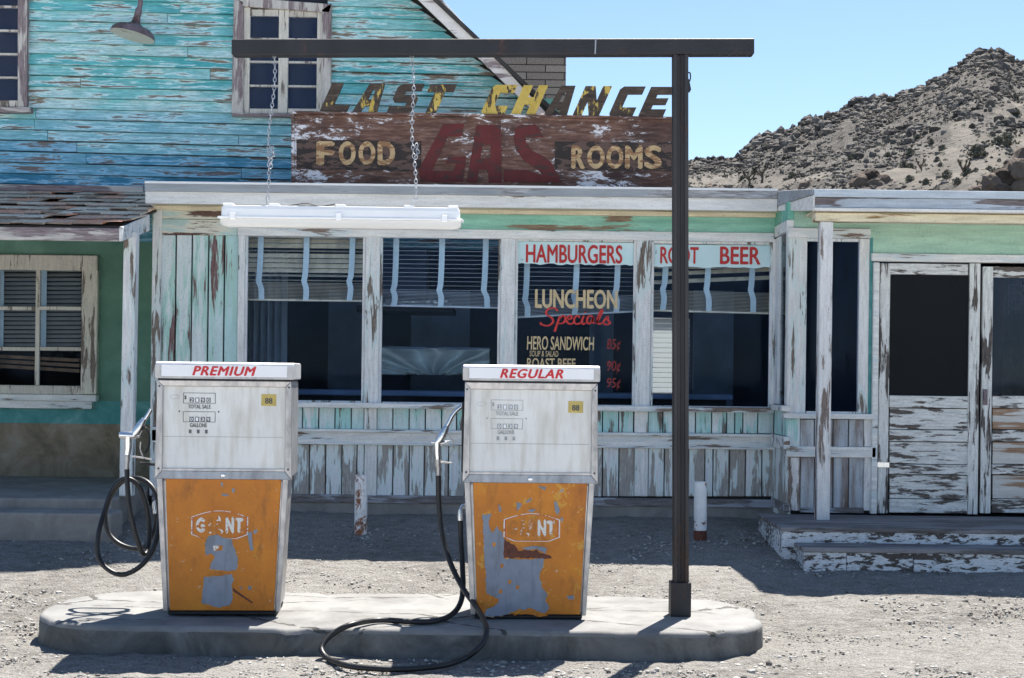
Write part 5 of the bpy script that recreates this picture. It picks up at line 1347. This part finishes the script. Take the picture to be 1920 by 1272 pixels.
    def rough(L, seed, amp=1.6):
        r = random.Random(seed); out = []
        for (a_, b_), (c_, d_) in zip(L, L[1:]+L[:1]):
            n = max(1, int(math.hypot(c_-a_, d_-b_)/4))
            for i in range(n): t = i/n; out.append((a_+(c_-a_)*t+r.uniform(-amp,amp)*(i>0), b_+(d_-b_)*t+r.uniform(-amp,amp)*(i>0)))
        return out
    def edge(L, sd):                                     # lifted rim of the flaking enamel
        r = random.Random(sd+77); mx_ = sum(a_ for a_, b_ in L)/len(L); my_ = sum(b_ for a_, b_ in L)/len(L); out = []
        for a_, b_ in L:
            dd = math.hypot(a_-mx_, b_-my_)+1e-3; e_ = r.uniform(-.3, 2.0); out.append((a_+(a_-mx_)/dd*e_, b_+(b_-my_)/dd*e_))
        poly([out], 'flaking_edge', M['flake_edge'], -.0042)
    if not bad:
        pat = [[(390,1004),(406,1001),(416,1007),(432,1009),(434,1018),(440,1032),(445,1050),(443,1066),(430,1069),(392,1066),(396,1052),(402,1042),(394,1036),(384,1040),(383,1018)],
               [(382,1081),(408,1079),(434,1075),(438,1086),(433,1098),(436,1118),(431,1132),(411,1138),(378,1129)],
               [(462,998),(469,995),(471,1012),(473,1030),(468,1031),(464,1012)],[(472,995),(479,990),(480,996),(474,1000)],[(410,902),(416,906),(414,914)],[(432,915),(437,914),(437,921),(433,922)],[(413,924),(427,926),(424,929),(414,928)],[(465,1097),(471,1098),(470,1105),(464,1103)],[(448,1100),(452,1098),(453,1104)]]
        for i, l in enumerate(pat): q_ = rough(l, i, 1.1 if i < 2 else .5); edge(q_, i); poly([q_], 'bare_patch', M['bare_metal'], -.0052)
        poly([[(398,1022),(416,1021),(417,1030),(400,1032)]], 'badge_scrap', M['worn1'], -.0062)
        poly([[(433,1098),(440,1104),(474,1128),(472,1130),(438,1108)]], 'crease', M['dried_blood'], -.004)
    else:
        pat = [[(903,964),(920,964),(914,976),(916,990),(922,998),(930,986),(940,1000),(944,1010),(944,1046),(980,1048),(1019,1046),(1018,1060),(1012,1070),(1010,1084),(1019,1104),(1026,1112),(1022,1124),(1030,1138),(1018,1150),(990,1148),(975,1140),(950,1151),(920,1156),(909,1154),(911,1142),(934,1130),(936,1122),(912,1112),(908,1060),(905,1010)],
               [(931,946),(934,946),(938,956),(934,960)],[(966,940),(976,944),(972,952),(966,958)],[(984,938),(994,932),(992,938),(984,942)],[(1036,940),(1041,938),(1047,956),(1044,964),(1038,956)],[(1048,968),(1054,970),(1052,978)],[(986,956),(1004,952),(996,960)],[(1062,1116),(1076,1114),(1076,1122),(1066,1122)],[(1005,910),(1022,912),(1018,918)]]
        for i, l in enumerate(pat): q_ = rough(l, i+9, 1.4 if i < 1 else .6); edge(q_, i); poly([q_], 'bare_patch', M['bare_metal'], -.0052)
        poly([rough([(943,1008),(948,1014),(962,1020),(970,1032),(980,1030),(996,1032),(1004,1028),(1012,1036),(1030,1040),(1034,1045),(943,1045)], 3, 1.2)], 'rust_patch', M['dried_blood'], -.0056)
        poly([rough([(972,1026),(1004,1022),(1024,1026),(1022,1036),(1006,1028),(990,1030)], 5, 1)], 'bare_patch', M['bare_metal'], -.0062)
        poly([rough([(962,1152),(992,1138),(1028,1152),(1010,1155),(990,1150)], 6, 1)], 'orange_scrap', M['orange1'], -.0062)
        for i, (a_, b_) in enumerate(((940,1060),(938,1108),(970,1100),(925,1020),(955,1090))): poly([rough([(a_-3,b_-4),(a_+3,b_-3),(a_+2,b_+4),(a_-3,b_+3)], 30+i, 1)], 'orange_scrap', M['orange1'], -.0062)
    # nozzle boot on the left side
    inv = Matrix.Scale(1/.985, 4) @ Matrix.Rotation(-root.rotation_euler.z, 4, 'Z') @ Matrix.Translation(-root.location)
    def L3(p, q_, d): return inv @ W(p, q_, d)
    dn = 8.16
    if not bad:
        nz = MB()
        nz.tube([L3(283,768,dn),L3(277,779,dn),L3(270,789,dn)], [.012,.0125,.014], 12)
        sp = nz.build('nozzle', M['chrome'], root, smooth=True, local=True)
        MB().tube([L3(271,786,dn),L3(264,797,dn),L3(256,812,dn),L3(250,818,dn)], [.016,.025,.026,.018], 14).tube([L3(224,816,dn),L3(228,816,dn),L3(250,817,dn),L3(262,817,dn)], [.016,.024,.022,.012], 14).tube([L3(241,818,dn),L3(241,840,dn),L3(239,853,dn)], [.022,.019,.017], 14).build('nozzle_body', M['chrome'], sp, smooth=True, local=True)
        MB().tube([L3(239,853,dn),L3(239,862,dn),L3(238,870,dn),L3(238,880,dn)], [.013,.016,.013,.015], 12).build('swivel', M['alu'], sp, smooth=True, local=True)
        MB().tube(catmull([L3(262,808,dn-.01),L3(272,802,dn-.01),L3(279,815,dn-.01),L3(279,835,dn-.01),L3(271,850,dn-.01)], 6), .007, 8).build('lever_guard', M['black'], sp, smooth=True, local=True)
        MB().tube(catmull([L3(264,829,dn-.02),L3(263,842,dn-.02),L3(267,854,dn-.02),L3(272,860,dn-.02)], 6), .004, 8).tube([L3(247,856,dn),L3(262,858,dn),L3(285,862,dn)], .006, 8).build('trigger', M['alu'], sp, smooth=True, local=True)
        MB().tube([L3(262,869,dn),L3(290,871,dn)], .009, 8).build('nozzle_rest', M['black'], root, local=True)
        h = [(238,880,0),(239,910,-.01),(242,945,-.02),(250,985,-.03),(260,1020,-.03),(270,1040,-.02),(277,1028,.02),(280,1000,.05),(277,960,.06),(266,922,.06),(250,902,.05),(230,899,.04),(210,920,.03),(196,958,.0),(184,1005,-.05),(184,1042,-.07),(200,1066,-.09),(228,1078,-.10),(258,1066,-.10),(282,1040,-.08),(295,1004,-.05),(299,965,.0),(293,928,.03),(278,906,.06),(256,897,.09),(230,903,.11),(208,930,.12),(197,965,.12),(203,998,.11),(222,1019,.09),(250,1029,.08),(272,1025,.08),(287,1000,.09),(293,978,.1),(292,962,.1)]
        MB().tube(catmull([L3(a_,b_,dn+c_*1.2) for a_,b_,c_ in h], 7), .0145, 12).build('hose', M['hose'], root, smooth=True, local=True)
        MB().tube([L3(292,963,dn+.12),L3(290,950,dn+.12),L3(289,943,dn+.12)], [.017,.014,.012], 12).tube([L3(289,944,dn+.12),L3(297,938,dn+.14),L3(312,937,dn+.16)], .012, 10).build('hose_coupling', M['chrome'], root, smooth=True, local=True)
    else:
        sp = MB().tube(catmull([L3(866,762,dn),L3(856,770,dn),L3(848,780,dn),L3(842,792,dn),L3(836,802,dn)], 5), .0125, 12).build('nozzle', M['chrome'], root, smooth=True, local=True)
        MB().tube([L3(838,799,dn),L3(832,811,dn),L3(825,824,dn),L3(819,832,dn)], [.016,.024,.026,.020], 14).tube([L3(820,830,dn),L3(820,848,dn),L3(821,862,dn)], [.021,.018,.017], 14).tube([L3(809,829,dn),L3(817,829,dn),L3(828,832,dn),L3(845,828,dn)], [.010,.016,.014,.006], 10).build('nozzle_body', M['chrome'], sp, smooth=True, local=True)
        MB().tube([L3(821,862,dn),L3(821,872,dn),L3(822,880,dn),L3(822,893,dn)], [.018,.019,.012,.015], 12).build('swivel', M['alu'], sp, smooth=True, local=True)
        MB().tube(catmull([L3(843,818,dn-.01),L3(850,828,dn-.01),L3(848,845,dn-.01),L3(843,855,dn-.01),L3(847,862,dn-.01)], 6), .0035, 8).tube([L3(825,867,dn),L3(848,868,dn)], [.009,.004], 8).build('trigger', M['alu'], sp, smooth=True, local=True)
        g = lambda a_, b_, z: L3(a_, b_, (EYE-z)*F/(b_-HY-.0122*(a_-HX)))
        pts_ = [L3(822,892,8.16),L3(823,945,8.15),L3(829,1000,8.12),L3(843,1052,8.05),L3(866,1100,7.95),L3(890,1134,7.84),g(905,1158,.20),L3(912,1180,7.46),L3(908,1200,7.41),L3(893,1219,7.36),g(868,1236,.035),g(830,1248,.03),g(760,1255,.022),g(690,1253,.022),g(645,1247,.022),L3(615,1235,7.36),L3(603,1220,7.42),L3(608,1204,7.46),L3(628,1186,7.50),g(660,1171,.172),g(710,1163,.168),g(770,1166,.166),g(815,1165,.168),L3(845,1154,7.82),L3(862,1134,7.92),L3(868,1105,8.02),L3(867,1060,8.10),L3(864,1010,8.15),L3(863,975,8.16)]
        MB().tube(catmull(pts_, 8), .0155, 12).build('hose', M['hose'], root, smooth=True, local=True)
        MB().tube([L3(863,976,8.16),L3(863,964,8.16),L3(863,955,8.16)], [.017,.016,.011], 12).tube([L3(863,957,8.16),L3(866,950,8.17),L3(884,946,8.2)], [.011,.013,.02], 10).build('hose_coupling', M['chrome'], root, smooth=True, local=True)
    # boot recess on the side that carries the nozzle
    MB().box(-HW0-.012,-HW0+.004,.12,.30,.80,1.20).build('nozzle_boot', M['black'], root, .008, local=True)
    return root
pump('PREMIUM', 'orange and white fuel pump reading premium, hose looped at its side', 416, 1153, 0, False)
pump('REGULAR', 'flaking orange fuel pump reading regular, hose trailing on the ground', 991, 1160, 0, True)

# ================================================================ BOLLARDS
def bollard(px, ptop, pbot, lab):
    z = .24; Dq = 11.1; p = W(px, pbot, Dq); q = W(px, ptop, Dq); r = .049; h = q.z-p.z
    t = thing('bollard', lab, 'bollard', (p.x, Dq, GZ(p.x, Dq)-.0), 'white pipe bollards'); m = MB()
    zz = p.z-GZ(p.x, Dq)-.03
    m.lathe([(r,zz),(r,zz+h*.3),(r*1.005,zz+h*.6),(r,h+zz+.022),(r*.96,h+zz+.03),(r*.8,h+zz+.031)], (0,0,0), (0,0,1), 28)
    m.build('pipe', M['bollard'], t, smooth=True, local=True)
    return t
ba = bollard(676, 891, 1005, 'white pipe bollard with rust stains between the pumps')
bb = ba.copy(); C.objects.link(bb); pc_ = ba.children[0].copy(); C.objects.link(pc_); pc_.parent = bb
p = W(1313, 1003, 11.1); bb.location = (p.x, 11.1, GZ(p.x, 11.1)-.02); bb.rotation_euler = (0, R(.8), 2.1)
bb['label'] = 'white pipe bollard with dark rusty foot right of the steel post'
rg = MB().lathe([(.0505,.0),(.0505,.09),(.0495,.10)], (0,0,-.02), (0,0,1), 28).build('rusty_foot', M['dried_blood'], bb, smooth=True, local=True)
